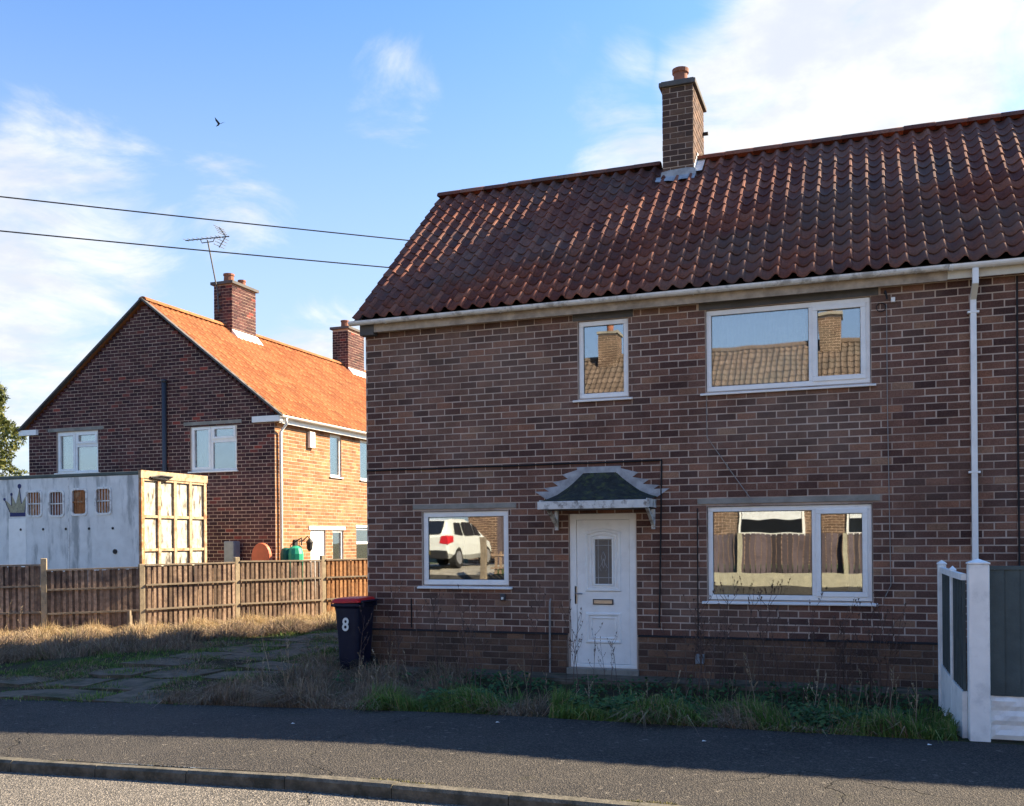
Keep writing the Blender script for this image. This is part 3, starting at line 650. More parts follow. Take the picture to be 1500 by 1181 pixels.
# chimney
cz1 = 9.06
ch = MB().box(CHX0+.004, CHX1-.004, CHY0+.004, CHY1-.004, 7.2, cz1).build('chimney', 'mortar', house)
CW = CHX1-CHX0; cn = int((cz1-7.55)/CO); bme = {}
def chim_bricks(parent, x0, x1, y0, y1, z0, nC, mat, single=True):
    rj = random.Random(int(abs(x0)*100)); acc_ = MB()
    for c in range(nC):
        z = z0+c*CO
        for (P0, U, N, L) in (((x0, y0), (1, 0), (0, -1), x1-x0), ((x1, y0), (0, 1), (1, 0), y1-y0), ((x0, y0), (0, 1), (-1, 0), y1-y0), ((x0, y1), (1, 0), (0, 1), x1-x0)):
            nb = max(2, round(L/BL)); w_ = L/nb; cuts = [0.] + [w_*(i+(.5 if c % 2 else 1)) for i in range(nb)]; cuts = [t for t in cuts if t < L-.02]+[L]
            flip = (U[0]*N[1]-U[1]*N[0]) > 0
            for a, b_ in zip(cuts, cuts[1:]):
                vv = brick_verts(P0, U, N, a, b_, z, z+CO, .0035, rj); F = [f[::-1] for f in BF] if flip else BF
                if single and (N == (0, -1) or N == (1, 0)): MB().add(vv, F).build('brick', mat, parent)
                else: acc_.add(vv, F)
    if acc_.v: acc_.build('brickwork', mat, parent, kind='stuff')
chim_bricks(ch, CHX0, CHX1, CHY0, CHY1, cz1-cn*CO, cn, 'brick_chimney')
cc = MB(); cc.box(CHX0-.05, CHX1+.05, CHY0-.05, CHY1+.05, cz1, cz1+.075); cc.box(CHX0-.02, CHX1+.02, CHY0-.02, CHY1+.02, cz1+.0755, cz1+.10); cc.build('cap', 'concrete_dark', ch, bevel=.01)
for (yy, rr, h) in ((CHY0+.30, .125, .30), (CHY0+.78, .11, .26)):
    MB().lathe(((CHX0+CHX1)/2+.0, yy, cz1+.09), [(rr*.95, 0), (rr*.9, h*.75), (rr*1.08, h*.8), (rr*1.1, h), (rr*.8, h), (rr*.78, h-.05)], 16).build('pot', 'pot', ch)
fz = lambda y: EZ+(y-EY)*(RZt-EZ)/(RY-EY)
fl = MB(); zb = fz(CHY0)
fl.prism([(CHX0-.05, zb-.05), (CHX1+.05, zb-.05), (CHX1+.04, zb+.11), (CHX1-.1, zb+.13), (CHX0+.1, zb+.12), (CHX0-.02, zb+.10)], CHY0-.02, CHY0-.009, 1)
pts = [(CHX0-.10+i*.07, -.16+rnd.uniform(-.03, .02)) for i in range(10)]
for (a, b_) in zip(pts, pts[1:]): fl.add([(a[0], CHY0-.012, zb+.03), (b_[0], CHY0-.012, zb+.03), (b_[0], CHY0+b_[1], zb+b_[1]*.93+.055), (a[0], CHY0+a[1], zb+a[1]*.93+.055)], [(0, 1, 2, 3)])
fl.build('flashing', 'lead', ch)
fs = MB()
for k in range(4):
    y0_ = CHY0+k*.105; fs.prism([(y0_, fz(y0_)-.02), (y0_+.115, fz(y0_+.115)-.02), (y0_+.115, fz(y0_+.115)+.10), (y0_, fz(y0_+.115)+.10)], CHX1+.006+.001*k, CHX1+.014+.001*k, 0)
fs.add([(CHX1+.008, CHY0-.02, fz(CHY0)+.05), (CHX1+.14, CHY0-.02, fz(CHY0)+.055), (CHX1+.14, RY, RZt+.055), (CHX1+.008, RY, RZt+.06)], [(0, 1, 2, 3)])
fs.build('side_flashing', 'lead_white', ch)
MB().box(CHX1-.02, CHX1+.09, CHY1-.12, CHY1-.06, 8.62, 8.66).build('aerial_bracket', 'black', ch)

# ------------------------------------------------------------------ neighbouring house (gable towards the road)
NX0, NX1, NY0, NY1 = -22.15, -14.06, 21.14, 37.5
NAX, NRZ, NEZ = (NX0+NX1)/2, 8.30, 5.02
nh = thing('neighbour_house', (NAX, NY0, 0), 'red brick house with orange tiled roof, gable end behind the board fence', 'house')
NW = dict(a=(-21.15, -19.70, 3.76, 4.90), b=(-16.65, -15.21, 3.66, 4.86))
nop = [(q[0]-NX0, q[1]-NX0, q[2], q[3]) for q in NW.values()]
pit = (NRZ-NEZ)/((NX1-NX0)/2+.25)
L = NX1-NX0
def ngab(zt):
    h = max(0., zt-NEZ+.02); r = h/pit-.2; return (max(0., r), L-max(0., r))
nw = mortar((NX0, NY0), (1, 0), (0, -1), L, -.3, 5.0, nop, .25, 'mortar_far', nh)
MB().prism([(NX0+.02, 5.001), (NX1-.02, 5.001), (NAX, NRZ-.16)], NY0+.001, NY0+.25, 1).build('gable', 'mortar_far', nw)
lay((NX0, NY0), (1, 0), (0, -1), courses(L, .4, 8.2, nop, ngab), 'brick_far_shaded', nw, 'brickwork', seed=21)
SW = [(2.70, 3.33, 3.62, 4.80), (4.42, 5.15, 3.62, 4.80), (1.66, 2.43, .1, 2.12), (2.81, 3.41, 1.0, 2.12), (4.15, 5.4, 1.0, 2.2)]
sw = mortar((NX1, NY0+.25), (0, 1), (1, 0), NY1-NY0-.25, -.3, 5.0, [(a-.25, b_-.25, c, d) for a, b_, c, d in SW], .25, 'mortar_far', nh, 'side_wall')
lay((NX1, NY0), (0, 1), (1, 0), courses(NY1-NY0, .4, 4.96, SW), 'brick_far_sunlit', sw, 'brickwork', seed=22)
nb = MB(); nb.box(NX0, NX0+.2, NY0+.252, NY1, -.3, 5.0); nb.box(NX0, NX1, NY1+.002, NY1+.2, -.3, 5.0); nb.box(NX0+.3, NX1-.3, NY0+2.6, NY0+2.7, -.3, 4.9); nb.box(NX0+.3, NX1-.3, NY0+.3, NY1-.1, 4.9, 4.95); nb.box(NX1-2.5, NX1-2.4, NY0+2.72, NY1-.1, -.3, 4.88); nb.build('rear_wall', 'brick_far_sunlit', nh)
for (a, b_, c, d) in ((-21.45, -19.5, 4.91, 5.0), (-16.85, -15.05, 4.87, 4.96)): MB().box(a, b_, NY0-.015, NY0+.1, c+.002, d).build('lintel', 'concrete', nh)
def far_window(x0, x1, z0, z1, lay_):
    yf = NY0+.04; b = MB(); f = .06
    b.box(x0, x1, yf, yf+.06, z0, z0+f); b.box(x0, x1, yf, yf+.06, z1-f, z1); b.box(x0, x0+f, yf+.001, yf+.059, z0+f, z1-f); b.box(x1-f, x1, yf+.001, yf+.059, z0+f, z1-f)
    xm = x0+(x1-x0)*.45; b.box(xm-.04, xm+.04, yf+.001, yf+.059, z0+f, z1-f); zm = z0+(z1-z0)*.66; b.box(xm+.04, x1-f, yf+.002, yf+.058, zm-.05, zm+.05)
    w = b.build('window', 'upvc', nh)
    s = MB()
    for (a, c, p, q) in ((x0+f, xm-.04, z0+f, z1-f), (xm+.04, x1-f, zm+.05, z1-f)):
        s.box(a-.01, c+.01, yf-.02, yf+.03, p-.01, p+.05); s.box(a-.01, c+.01, yf-.02, yf+.03, q-.05, q+.01); s.box(a-.01, a+.05, yf-.0195, yf+.0295, p+.05, q-.05); s.box(c-.05, c+.01, yf-.0195, yf+.0295, p+.05, q-.05)
    s.build('sash', 'upvc', w)
    for (a, c, p, q) in ((x0+f, xm-.04, z0+f, z1-f), (xm+.04, x1-f, zm+.05, z1-f), (xm+.04, x1-f, z0+f, zm-.05)): MB().box(a, c, yf+.032, yf+.042, p, q).build('pane', 'glass', w)
    MB().box(x0-.05, x1+.05, NY0-.05, NY0+.1, z0-.035, z0-.003).build('sill', 'upvc', w)
    return w
w1 = far_window(*NW['a'], 0); w2 = far_window(*NW['b'], 1)
k = MB()
for i in range(16): k.box(-20.45+i*.045, -20.42+i*.045, NY0+.16, NY0+.165, 3.8, 4.85)
k.build('blind', 'blind', w1); curtains(w1, -21.1, -20.5, 3.8, 4.86, NY0+.2, 'curtain_yellow')
curtains(w2, -16.6, -16.1, 3.7, 4.82, NY0+.22, 'curtain')
for i, (a, b_, c, d) in enumerate(SW):
    y0_, y1_ = NY0+a, NY0+b_; xf = NX1-.04; b = MB(); f = .06
    b.box(xf-.06, xf, y0_, y1_, c, c+f); b.box(xf-.06, xf, y0_, y1_, d-f, d); b.box(xf-.059, xf-.001, y0_, y0_+f, c+f, d-f); b.box(xf-.059, xf-.001, y1_-f, y1_, c+f, d-f)
    if i == 2:
        w = b.build('door', 'upvc', nh); MB().box(xf-.045, xf-.012, y0_+f, y1_-f, c+f, d-f).build('leaf', 'upvc', w); continue
    w = b.build('window', 'upvc', nh)
    if i == 4: MB().box(xf-.058, xf-.002, y0_+f, y1_-f, 1.72, 1.79).build('transom', 'upvc', w)
    MB().box(xf-.04, xf-.03, y0_+f, y1_-f, c+f, d-f).build('pane', 'glass', w)
    MB().box(NX1-.1, NX1+.05, y0_-.04, y1_+.04, c-.035, c-.003).build('sill', 'upvc', w)
    cb = MB(); n = 20
    pts = [(xf-.2+.02*math.sin(j*1.7), y0_+(y1_-y0_)*j/n) for j in range(n+1)]
    cb.v = [(p[0], p[1], z) for z in (c, d) for p in pts]; cb.f = [(j, j+1, n+2+j, n+1+j) for j in range(n)]; cb.build('curtain', 'curtain' if i < 2 else 'curtain_yellow', w)
MB().box(NX1-.05, NX1+.02, NY0+1.55, NY0+3.5, 2.125, 2.22).build('lintel', 'upvc_old', nh)
MB().box(NX1-.05, NX1+.02, NY0+4.1, NY0+5.5, 2.205, 2.28).build('lintel', 'upvc_old', nh)
# far roof
nr = MB()
for s in (1, -1):
    ex = NAX+s*((NX1-NX0)/2+.25); nr.add([(ex, NY0-.06, NEZ-.03), (ex, NY1+.1, NEZ-.03), (NAX, NY1+.1, NRZ-.03), (NAX, NY0-.06, NRZ-.03)], [(0, 1, 2, 3)])
nroof = nr.build('roof', 'roof_tile_far', nh)
run = (NX1-NX0)/2+.25; sl_ = math.hypot(run, NRZ-NEZ); nt = MB(); NRr = 17; tw = .22
ux = Vector((-run, 0, NRZ-NEZ)).normalized(); un = Vector((ux.z, 0, -ux.x))
for s in (1, -1):
    for r in range(NRr):
        for c in range(int((NY1-NY0+.16)/tw)):
            vs = []
            for (t, lift) in ((0., .035), (1.15, .008)):
                for i in range(6):
                    q = i/5; h = -.022*math.sin(math.pi*q/.66) if q < .66 else .022*math.sin(math.pi*(q-.66)/.34)
                    p = Vector((NAX+run, NY0-.06+(c+q)*tw, NEZ))+ux*((r+t)*sl_/NRr)+un*(h+lift+rnd.uniform(-.002, .002)); vs.append((p.x if s > 0 else 2*NAX-p.x, p.y, p.z))
            for i in range(6): p = Vector(vs[i]); vs.append((p.x, p.y, p.z-.02))
            fs_ = [(i, i+1, 7+i, 6+i) for i in range(5)] + [(12+i, 13+i, i+1, i) for i in range(5)]
            nt.add(vs, fs_ if s > 0 else [f[::-1] for f in fs_])
nt.build('roof_tiling', 'roof_tile_far', nroof, kind='stuff')
y = NY0-.08
rm2 = MB()
for (yy, rr) in ((0., .14), (.44, .14)):
    for i in range(7): a = math.pi*i/6; rm2.v.append((rr*math.cos(a), yy, .8*rr*math.sin(a)))
rm2.f = [(i, i+1, 8+i, 7+i) for i in range(6)] + [tuple(range(7))]
rme2 = rm2.mesh('ridge_tile', (0, 0, 0), False); rme2.materials.append(MATS['roof_tile_far'])
while y < NY1: link('ridge_tile', rme2, None, nroof, (NAX, y, NRZ-.02)); y += .45
for s in (-1, 1):
    e = Vector((NAX+s*(run+.02), NY0-.075, NEZ-.03)); a = Vector((NAX, NY0-.075, NRZ+.02)); q = MB(); q.bar(e, a, .05, .13, (0, 1, 0)); q.build('verge', 'concrete_dark', nroof)
for (x0_, x1_) in ((NX0-.28, NX0+.35), (NX1-.62, NX1+.22)): MB().box(x0_, x1_, NY0-.09, NY0+.02, NEZ-.17, NEZ-.02).build('barge_end', 'upvc', nh)
b = half_pipe(0, NY1-NY0+.15, 0, 0, .065); gme = MB(); gme.v = [(NX1+.25-v[1], NY0-.1+v[0], NEZ-.02+v[2]) for v in b.v]; gme.f = b.f; gme.build('gutter', 'upvc', nh)
MB().box(NX1+.12, NX1+.15, NY0, NY1, NEZ-.2, NEZ-.05).build('fascia', 'upvc', nh)
q = MB(); q.tube([(NX1+.25, NY0+.16, NEZ-.06), (NX1+.24, NY0+.16, NEZ-.22), (NX1+.07, NY0+.16, NEZ-.42), (NX1+.06, NY0+.16, .1)], .04, 8); q.build('downpipe', 'upvc', nh, smooth=True)
q = MB(); q.tube([(-17.42, NY0-.07, .3), (-17.42, NY0-.07, 6.08)], .062, 8); q.tube([(-17.42, NY0-.07, 6.05), (-17.42, NY0-.07, 6.12)], .075, 8); q.build('soil_pipe', 'dark_metal', nh, smooth=True)
MB().box(NX1+.005, NX1+.10, NY0+1.52, NY0+1.78, 4.32, 4.75).build('alarm_box', 'upvc', nh, bevel=.02)
k = MB(); k.tube([(NX1, NY0+1.25, 1.82), (NX1+.16, NY0+1.25, 1.95), (NX1+.22, NY0+1.25, 1.86)], .015, 6); k.lathe((NX1+.22, NY0+1.25, 1.55), [(.03, 0), (.075, .06), (.09, .22), (.11, .23), (.02, .34)], 8); k.build('wall_lantern', 'black', nh)
k = MB(); k.box(NX1+.004, NX1+.05, NY0+.8, NY0+.95, 1.62, 1.86); k.tube([(NX1+.03, NY0+.85, 1.8), (NX1+.22, NY0+.85, 1.9), (NX1+.22, NY0+.85, 1.7)], .02, 6); k.build('hanging_bracket', 'black', nh)
def far_chim(y0_, y1_, zt, pots):
    zb = 7.6; c = MB().box(NAX-.32, NAX+.32, y0_, y1_, zb-.4, zt).build('chimney', 'mortar_far', nh)
    chim_bricks(c, NAX-.325, NAX+.325, y0_-.005, y1_+.005, zb-.2, int((zt-zb+.2)/CO), 'brick_far_shaded', single=False)
    q = MB(); q.box(NAX-.40, NAX+.40, y0_-.08, y1_+.08, zt, zt+.09); q.build('cap', 'concrete_dark', c, bevel=.01)
    for (dy, r, h) in pots: MB().lathe((NAX, y0_+dy, zt+.085), [(r, 0), (r*.92, h*.8), (r*1.05, h*.82), (r*1.05, h), (r*.8, h)], 12).build('pot', 'pot', c)
    q = MB(); q.prism([(NAX+.33, NRZ-.28), (NAX+.55, NRZ-.44), (NAX+.55, NRZ-.38), (NAX+.34, NRZ-.12)], y0_-.04, y1_+.06, 1); q.build('flashing', 'lead_white', c)
    return c
fc1 = far_chim(24.55, 25.75, 9.55, [(.30, .16, .30), (.95, .12, .27)])
fc2 = far_chim(31.5, 32.7, 9.6, [(.35, .15, .30)])
# television aerial strapped to the neighbour's chimney
ta = thing('television_aerial', (NAX-.1, 24.46, 8.95), 'thin dark television aerial on a bent mast strapped to the far chimney', 'aerial')
MB().tube([(NAX-.1, 24.47, 8.72), (NAX-.1, 24.43, 9.3), (NAX-.12, 24.0, 10.75)], .022, 6).build('mast', 'dark_metal', ta)
q = MB(); hx, hy, hz_ = NAX-.12, 24.0, 10.78
q.bar((hx-.75, hy-.05, hz_+.02), (hx+.70, hy+.09, hz_+.02), .025, .025); q.build('boom', 'dark_metal', ta)
for i in range(8): MB().tube([(hx-.73+i*.15, hy-.05+i*.014-.13, hz_+.03), (hx-.73+i*.15, hy-.05+i*.014+.13, hz_+.03)], .008, 4).build('director', 'dark_metal', ta)
q = MB()
for s in (-1, 1):
    for j in range(4): q.tube([(hx+.52-.05*j, hy-.2, hz_+.03+s*(.05+.075*j)), (hx+.52-.05*j, hy+.3, hz_+.03+s*(.05+.075*j))], .009, 4)
    q.tube([(hx+.60, hy+.06, hz_+.02), (hx+.36, hy+.06, hz_+.02+s*.30)], .016, 4)
q.build('reflector', 'dark_metal', ta)
q = MB(); q.tube([(hx-.25, hy, hz_), (hx-.2, hy, hz_-.10), (hx+.2, hy, hz_-.10), (hx+.25, hy, hz_)], .014, 5); q.build('boom_brace', 'dark_metal', ta)
q = MB(); q.box(NAX-.14, NAX-.06, 24.44, 24.55, 8.8, 8.86); q.box(NAX-.14, NAX-.06, 24.44, 24.55, 9.2, 9.26); q.build('wall_strap', 'dark_metal', ta)

# ------------------------------------------------------------------ left board fence
FP = [(-17.9, 12.25), (-16.45, 13.35), (-14.97, 14.62), (-13.68, 15.83), (-12.74, 17.66), (-11.76, 19.57), (-10.75, 21.5), (-9.8, 23.3)]
FT = [1.40, 1.41, 1.42, 1.33, 1.38, 1.38, 1.38, 1.38]
fen = thing('board_fence', (-13.2, 16.7, 0), 'weathered brown vertical board fence with pale concrete posts along the overgrown drive', 'fence')
for i, (px_, py_) in enumerate(FP):
    t = Vector((FP[min(i+1, 7)][0]-FP[max(i-1, 0)][0], FP[min(i+1, 7)][1]-FP[max(i-1, 0)][1], 0)).normalized(); nn = Vector((t.y, -t.x, 0))
    b = MB(); c = Vector((px_, py_, 0)); h = FT[i]+(.10 if i in (2, 4, 5) else .05)
    b.bar(c+Vector((0, 0, -.3)), c+Vector((0, 0, h)), .11, .11, t); b.v = b.v; b.build('post', 'post_conc', fen, bevel=.01)
def boards(i, mat, zt0, zt1):
    a, c = Vector((*FP[i], 0)), Vector((*FP[i+1], 0)); t = (c-a).normalized(); nn = Vector((t.y, -t.x, 0)); L = (c-a).length-.12; a = a+t*.06
    n = int(L/.104); w_ = L/n
    for k in range(2*n):
        front = k % 2; m_ = k//2; u = a+t*(w_*m_+(.5*w_ if front else 0)); zt = zt0+(zt1-zt0)*m_/n; zb = .03+rnd.uniform(-.02, .03); b = MB()
        wd = (.060 if front else .085)+rnd.uniform(-.008, .008); o0 = .040 if front else .002; th = .016; dv = rnd.uniform(-.003, .004)
        u = u-t*(wd/2-w_*.25); p = [u+nn*(o0+dv), u+t*wd+nn*(o0+dv), u+t*wd+nn*(o0+th), u+nn*(o0+th)]
        lean = rnd.uniform(-.014, .014); zt -= rnd.choice([0, 0, 0, .0, .015])
        b.add([(q.x, q.y, zb) for q in p]+[(q.x+t.x*lean, q.y+t.y*lean, zt-.03) for q in p], [(3, 2, 1, 0), (4, 5, 6, 7), (0, 1, 5, 4), (1, 2, 6, 5), (2, 3, 7, 6), (3, 0, 4, 7)])
        b.build('board', mat, fen)
    for (z, hh, ww) in ((zt0*.34, .035, .03), (zt0*.70, .035, .03)):
        q = MB(); q.bar(a+nn*.074+Vector((0, 0, z)), a+t*L+nn*.074+Vector((0, 0, z+(zt1-zt0)*.6)), ww, hh); q.build('rail', 'rail_wood', fen)
    q = MB(); q.bar(a+nn*.03+Vector((0, 0, zt0-.012)), a+t*L+nn*.03+Vector((0, 0, zt1-.012)), .085, .03); q.build('capping_rail', 'rail_wood', fen)
PT = [(1.40, 1.40), (1.40, 1.405), (1.30, 1.325), (1.37, 1.38), (1.40, 1.38), (1.39, 1.39), (1.38, 1.38)]
for i in range(7): boards(i, 'fence_wood_warm' if i >= 5 else 'fence_wood', *PT[i])
q = MB(); q.bar((-13.80, 15.62, 0), (-13.80, 15.62, .46), .07, .07, (1, 0, 0)); q.build('post_stub', 'rail_wood', fen)

# ------------------------------------------------------------------ horse box body behind fence
TX0, TX1, TY0, TY1, TZ0, TZ1 = -21.6, -14.72, 17.03, 19.25, .75, 3.36
hb = thing('horse_box_trailer', ((TX0+TX1)/2, (TY0+TY1)/2, 0), 'stained white box trailer with barred windows, painted crown and rusty rear frame', 'trailer')
GW = [(-17.90, 2.44, 2.98), (-17.26, 2.43, 2.97), (-16.61, 2.45, 3.0), (-15.94, 2.46, 3.01)]
us = sorted([TX0, TX1-.06] + [x for (x, a, b_) in GW for x in (x, x+.40)])
b = MB()
for u0, u1 in zip(us, us[1:]):
    hole = [(a, z) for (x, a, z) in GW if abs(x-u0) < .01]
    if hole: b.box(u0, u1, TY0, TY0+.05, TZ0, hole[0][0]); b.box(u0, u1, TY0, TY0+.05, hole[0][1], TZ1-.08)
    else: b.box(u0, u1, TY0, TY0+.05, TZ0, TZ1-.08)
b.build('side_panel', 'trailer_white', hb)
MB().box(TX0-.03, TX1, TY0-.02, TY1+.02, TZ1-.08, TZ1).build('roof', 'trailer_roof', hb, bevel=.02)
q = MB(); q.box(TX0, TX1-.1, TY1-.05, TY1, TZ0, TZ1-.081); q.box(TX0, TX0+.05, TY0+.051, TY1-.051, TZ0, TZ1-.081); q.box(TX0, TX1-.1, TY0+.051, TY1-.051, TZ0, TZ0+.08); q.build('far_side', 'trailer_white', hb)
MB().box(TX0+.1, TX1-.2, TY0+.9, TY0+.95, TZ0+.1, TZ1-.1).build('inner_partition', 'rust', hb)
for s_ in range(5):
    xx = -18.10+s_*.655; q = MB(); q.tube([(xx, TY0-.012, 2.13), (xx, TY0+.004, 2.13)], .03, 8); q.build('rivet', 'black', hb)
q = MB(); q.tube([(-15.42, TY0-.02, 1.62), (-15.42, TY0+.004, 1.62)], .055, 10); q.build('side_lamp', 'black', hb)
for (x0_, z) in ((-16.71, 1.4), (-18.95, 1.4)): MB().box(x0_-.012, x0_+.012, TY0-.008, TY0-.001, TZ0+.05, TZ1-.1).build('seam_strip', 'upvc_old', hb)
MB().box(-18.46, -17.95, TY0-.006, TY0-.0012, 1.0, 2.38).build('white_patch', 'upvc', hb)
def rrect(x0, x1, z0, z1, r, n=4):
    o = []
    for (cx, cz, a0) in ((x1-r, z1-r, 0), (x0+r, z1-r, 90), (x0+r, z0+r, 180), (x1-r, z0+r, 270)):
        for i in range(n+1): a = rad(a0+90*i/n); o.append((cx+r*math.cos(a), cz+r*math.sin(a)))
    return o
for k, (x, a, z) in enumerate(GW):
    o = rrect(x-.035, x+.435, a-.035, z+.035, .09); i_ = rrect(x+.012, x+.388, a+.012, z-.012, .06); n = len(o)
    b = MB(); b.v = [(p[0], TY0-.018, p[1]) for p in o]+[(p[0], TY0-.018, p[1]) for p in i_]+[(p[0], TY0+.02, p[1]) for p in i_]+[(p[0], TY0-.001, p[1]) for p in o]
    b.f = [(j, (j+1) % n, n+(j+1) % n, n+j) for j in range(n)]+[(n+j, n+(j+1) % n, 2*n+(j+1) % n, 2*n+j) for j in range(n)]+[(3*n+j, 3*n+(j+1) % n, (j+1) % n, j) for j in range(n)]
    w = b.build('barred_window', 'upvc_old', hb)
    for j in range(4): MB().tube([(x+.08+.08*j, TY0+.01, a+.01), (x+.08+.08*j, TY0+.01, z-.01)], .010, 5).build('bar', 'upvc_old' if k != 2 else 'rust', w)
    MB().box(x+.01, x+.39, TY0+.0, TY0+.02, (a+z)/2-.012, (a+z)/2+.012).build('cross_bar', 'upvc_old' if k != 2 else 'rust', w)
    MB().box(x, x+.4, TY0+.06, TY0+.07, a, z).build('backing', 'rust' if k in (0, 2, 3) else 'pot', w)
cr = MB(); cz = 2.52; cx0 = -18.53
cr.prism([(cx0+.12, cz), (cx0+.56, cz), (cx0+.62, cz+.42), (cx0+.46, cz+.2), (cx0+.40, cz+.56), (cx0+.29, cz+.2), (cx0+.16, cz+.40), (cx0+.16, cz+.16), (cx0-.04, cz+.30)], TY0-.005, TY0-.0015, 1)
cro = cr.build('crown_emblem', 'crown_gold', hb)
MB().box(cx0+.11, cx0+.57, TY0-.007, TY0-.0055, cz-.09, cz-.001).build('band', 'crown_blue', cro)
q = MB()
for (x, z, r) in ((cx0-.05, cz+.31, .035), (cx0+.16, cz+.42, .035), (cx0+.40, cz+.60, .055), (cx0+.62, cz+.44, .03)): q.tube([(x, TY0-.009, z), (x, TY0-.0055, z)], r, 10)
for (p, r_) in (((cx0-.04, cz+.30), (cx0+.12, cz)), ((cx0+.16, cz+.40), (cx0+.17, cz+.16)), ((cx0+.40, cz+.56), (cx0+.46, cz+.2)), ((cx0+.62, cz+.42), (cx0+.56, cz))): q.bar((p[0], TY0-.007, p[1]), (r_[0], TY0-.007, r_[1]), .003, .025, (0, 1, 0))
q.build('crown_jewel', 'crown_blue', cro)
# rear (faces +X)
for k in range(4):
    y0_ = TY0+.06+k*(TY1-TY0-.12)/4; MB().box(TX1-.06, TX1-.03, y0_+.03, y0_+(TY1-TY0-.12)/4-.03, TZ0, TZ1-.1).build('rear_panel', 'trailer_rear', hb)
for k in range(5):
    y0_ = TY0+.03+k*(TY1-TY0-.1)/4; MB().box(TX1-.05, TX1+.02, y0_-.03, y0_+.06, TZ0, TZ1-.081).build('rear_post', 'rust' if k == 0 else 'rust_pale', hb)
for z in (1.0, 1.62, 2.35, TZ1-.2): MB().box(TX1-.045, TX1+.012, TY0+.04, TY1-.01, z, z+.06).build('rear_rail', 'rust_pale', hb)
MB().box(TX1-.04, TX1+.03, TY0-.021, TY1+.021, TZ1-.15, TZ1-.04+.06).build('rear_header', 'rust_pale', hb)
q = MB(); q.tube([(TX1+.05, TY0+.25, TZ1-.12), (TX1+.07, TY0+.55, TZ1-.07), (TX1+.07, TY0+.95, TZ1-.08), (TX1+.05, TY0+.8, TZ1-.16), (TX1+.05, TY0+.3, TZ1-.13)], .02, 5); q.build('ramp_rope', 'black', hb)
q = MB(); q.box(TX0+.2, TX1-.1, TY0+.4, TY0+.55, .55, TZ0-.002); q.box(TX0+.2, TX1-.1, TY1-.55, TY1-.4, .55, TZ0-.002); q.build('chassis', 'black', hb)
for xx in (-17.2, -18.2):
    for (y0_, y1_) in ((TY0+.1, TY0+.32), (TY1-.32, TY1-.1)): q = MB(); q.tube([(xx, y0_, .40), (xx, y1_, .40)], .40, 16); q.build('wheel', 'tyre', hb)
for xx in (TX0+.6,): q = MB(); q.tube([(xx, TY0+1.1, 0), (xx, TY0+1.1, .56)], .05, 8); q.build('support_leg', 'black', hb)

# ------------------------------------------------------------------ wheelie bin
bx, by = -7.06, 12.64
wb = thing('wheelie_bin', (bx, by, gz(bx, by)), 'dark blue wheelie bin with red lid and white number 8 beside the house corner', 'bin')
gb = gz(bx, by)-.01
prof = [(0.04, .150, .20), (.12, .158, .21), (.55, .176, .235), (.93, .194, .262), (.96, .214, .285), (1.0, .214, .285)]
b = MB(); n = 0
rings = []
for (z, hx_, hy_) in prof:
    rings.append([(bx+p[0], by+p[1], gb+z) for p in rrect(-hx_, hx_, -hy_, hy_, .05, 3)])
N = len(rings[0])
for r_ in rings: b.v += r_
b.f = [(k*N+i, k*N+(i+1) % N, (k+1)*N+(i+1) % N, (k+1)*N+i) for k in range(len(rings)-1) for i in range(N)] + [tuple(range(N))[::-1], tuple((len(rings)-1)*N+i for i in range(N))]
b.build('body', 'bin_blue', wb, smooth=False, bevel=.006)
b = MB(); top = [(z, s) for z, s in ((1.002, 1.0), (1.03, .99), (1.06, .90), (1.075, .6))]; v0 = []
for z, s in top: v0 += [(bx-.01+p[0]*s, by+p[1]*s, gb+z+.03*(p[0]*s+.27)) for p in rrect(-.235, .225, -.29, .29, .06, 3)]
b.v = v0; b.f = [(k*N+i, k*N+(i+1) % N, (k+1)*N+(i+1) % N, (k+1)*N+i) for k in range(3) for i in range(N)] + [tuple(3*N+i for i in range(N)), tuple(range(N))[::-1]]
b.build('lid', 'bin_red', wb, smooth=False)
MB().box(bx-.290, bx-.212, by-.20, by+.20, gb+.945, gb+.985).build('lip', 'bin_blue', wb, bevel=.012)
q = MB(); q.tube([(bx+.25, by-.24, gb+1.03), (bx+.25, by+.24, gb+1.03)], .018, 8); q.box(bx+.205, bx+.26, by-.2, by-.17, gb+.95, gb+1.03); q.box(bx+.205, bx+.26, by+.17, by+.2, gb+.95, gb+1.03); q.build('handle', 'bin_blue', wb)
for s in (-1, 1): q = MB(); q.tube([(bx+.14, by+s*.205, gb+.10), (bx+.14, by+s*.255, gb+.10)], .10, 14); q.build('wheel', 'tyre', wb)
# number 8 on the side towards the road
cu = bpy.data.curves.new('number_eight', 'FONT'); cu.body = '8'; cu.size = .26; cu.align_x = 'CENTER'; cu.align_y = 'CENTER'; cu.extrude = .001; cu.offset = .006
tmp = bpy.data.objects.new('tmp', cu); COL.objects.link(tmp); dg = bpy.context.evaluated_depsgraph_get(); me8 = bpy.data.meshes.new_from_object(tmp.evaluated_get(dg)); bpy.data.objects.remove(tmp)
me8.materials.clear(); me8.materials.append(MATS['decal'])
o8 = link('number', me8, None, wb, (bx-.01, by-.262, gb+.69)); o8.rotation_euler = (rad(90-3.9), 0, 0); o8.scale = (.85, 1, 1)

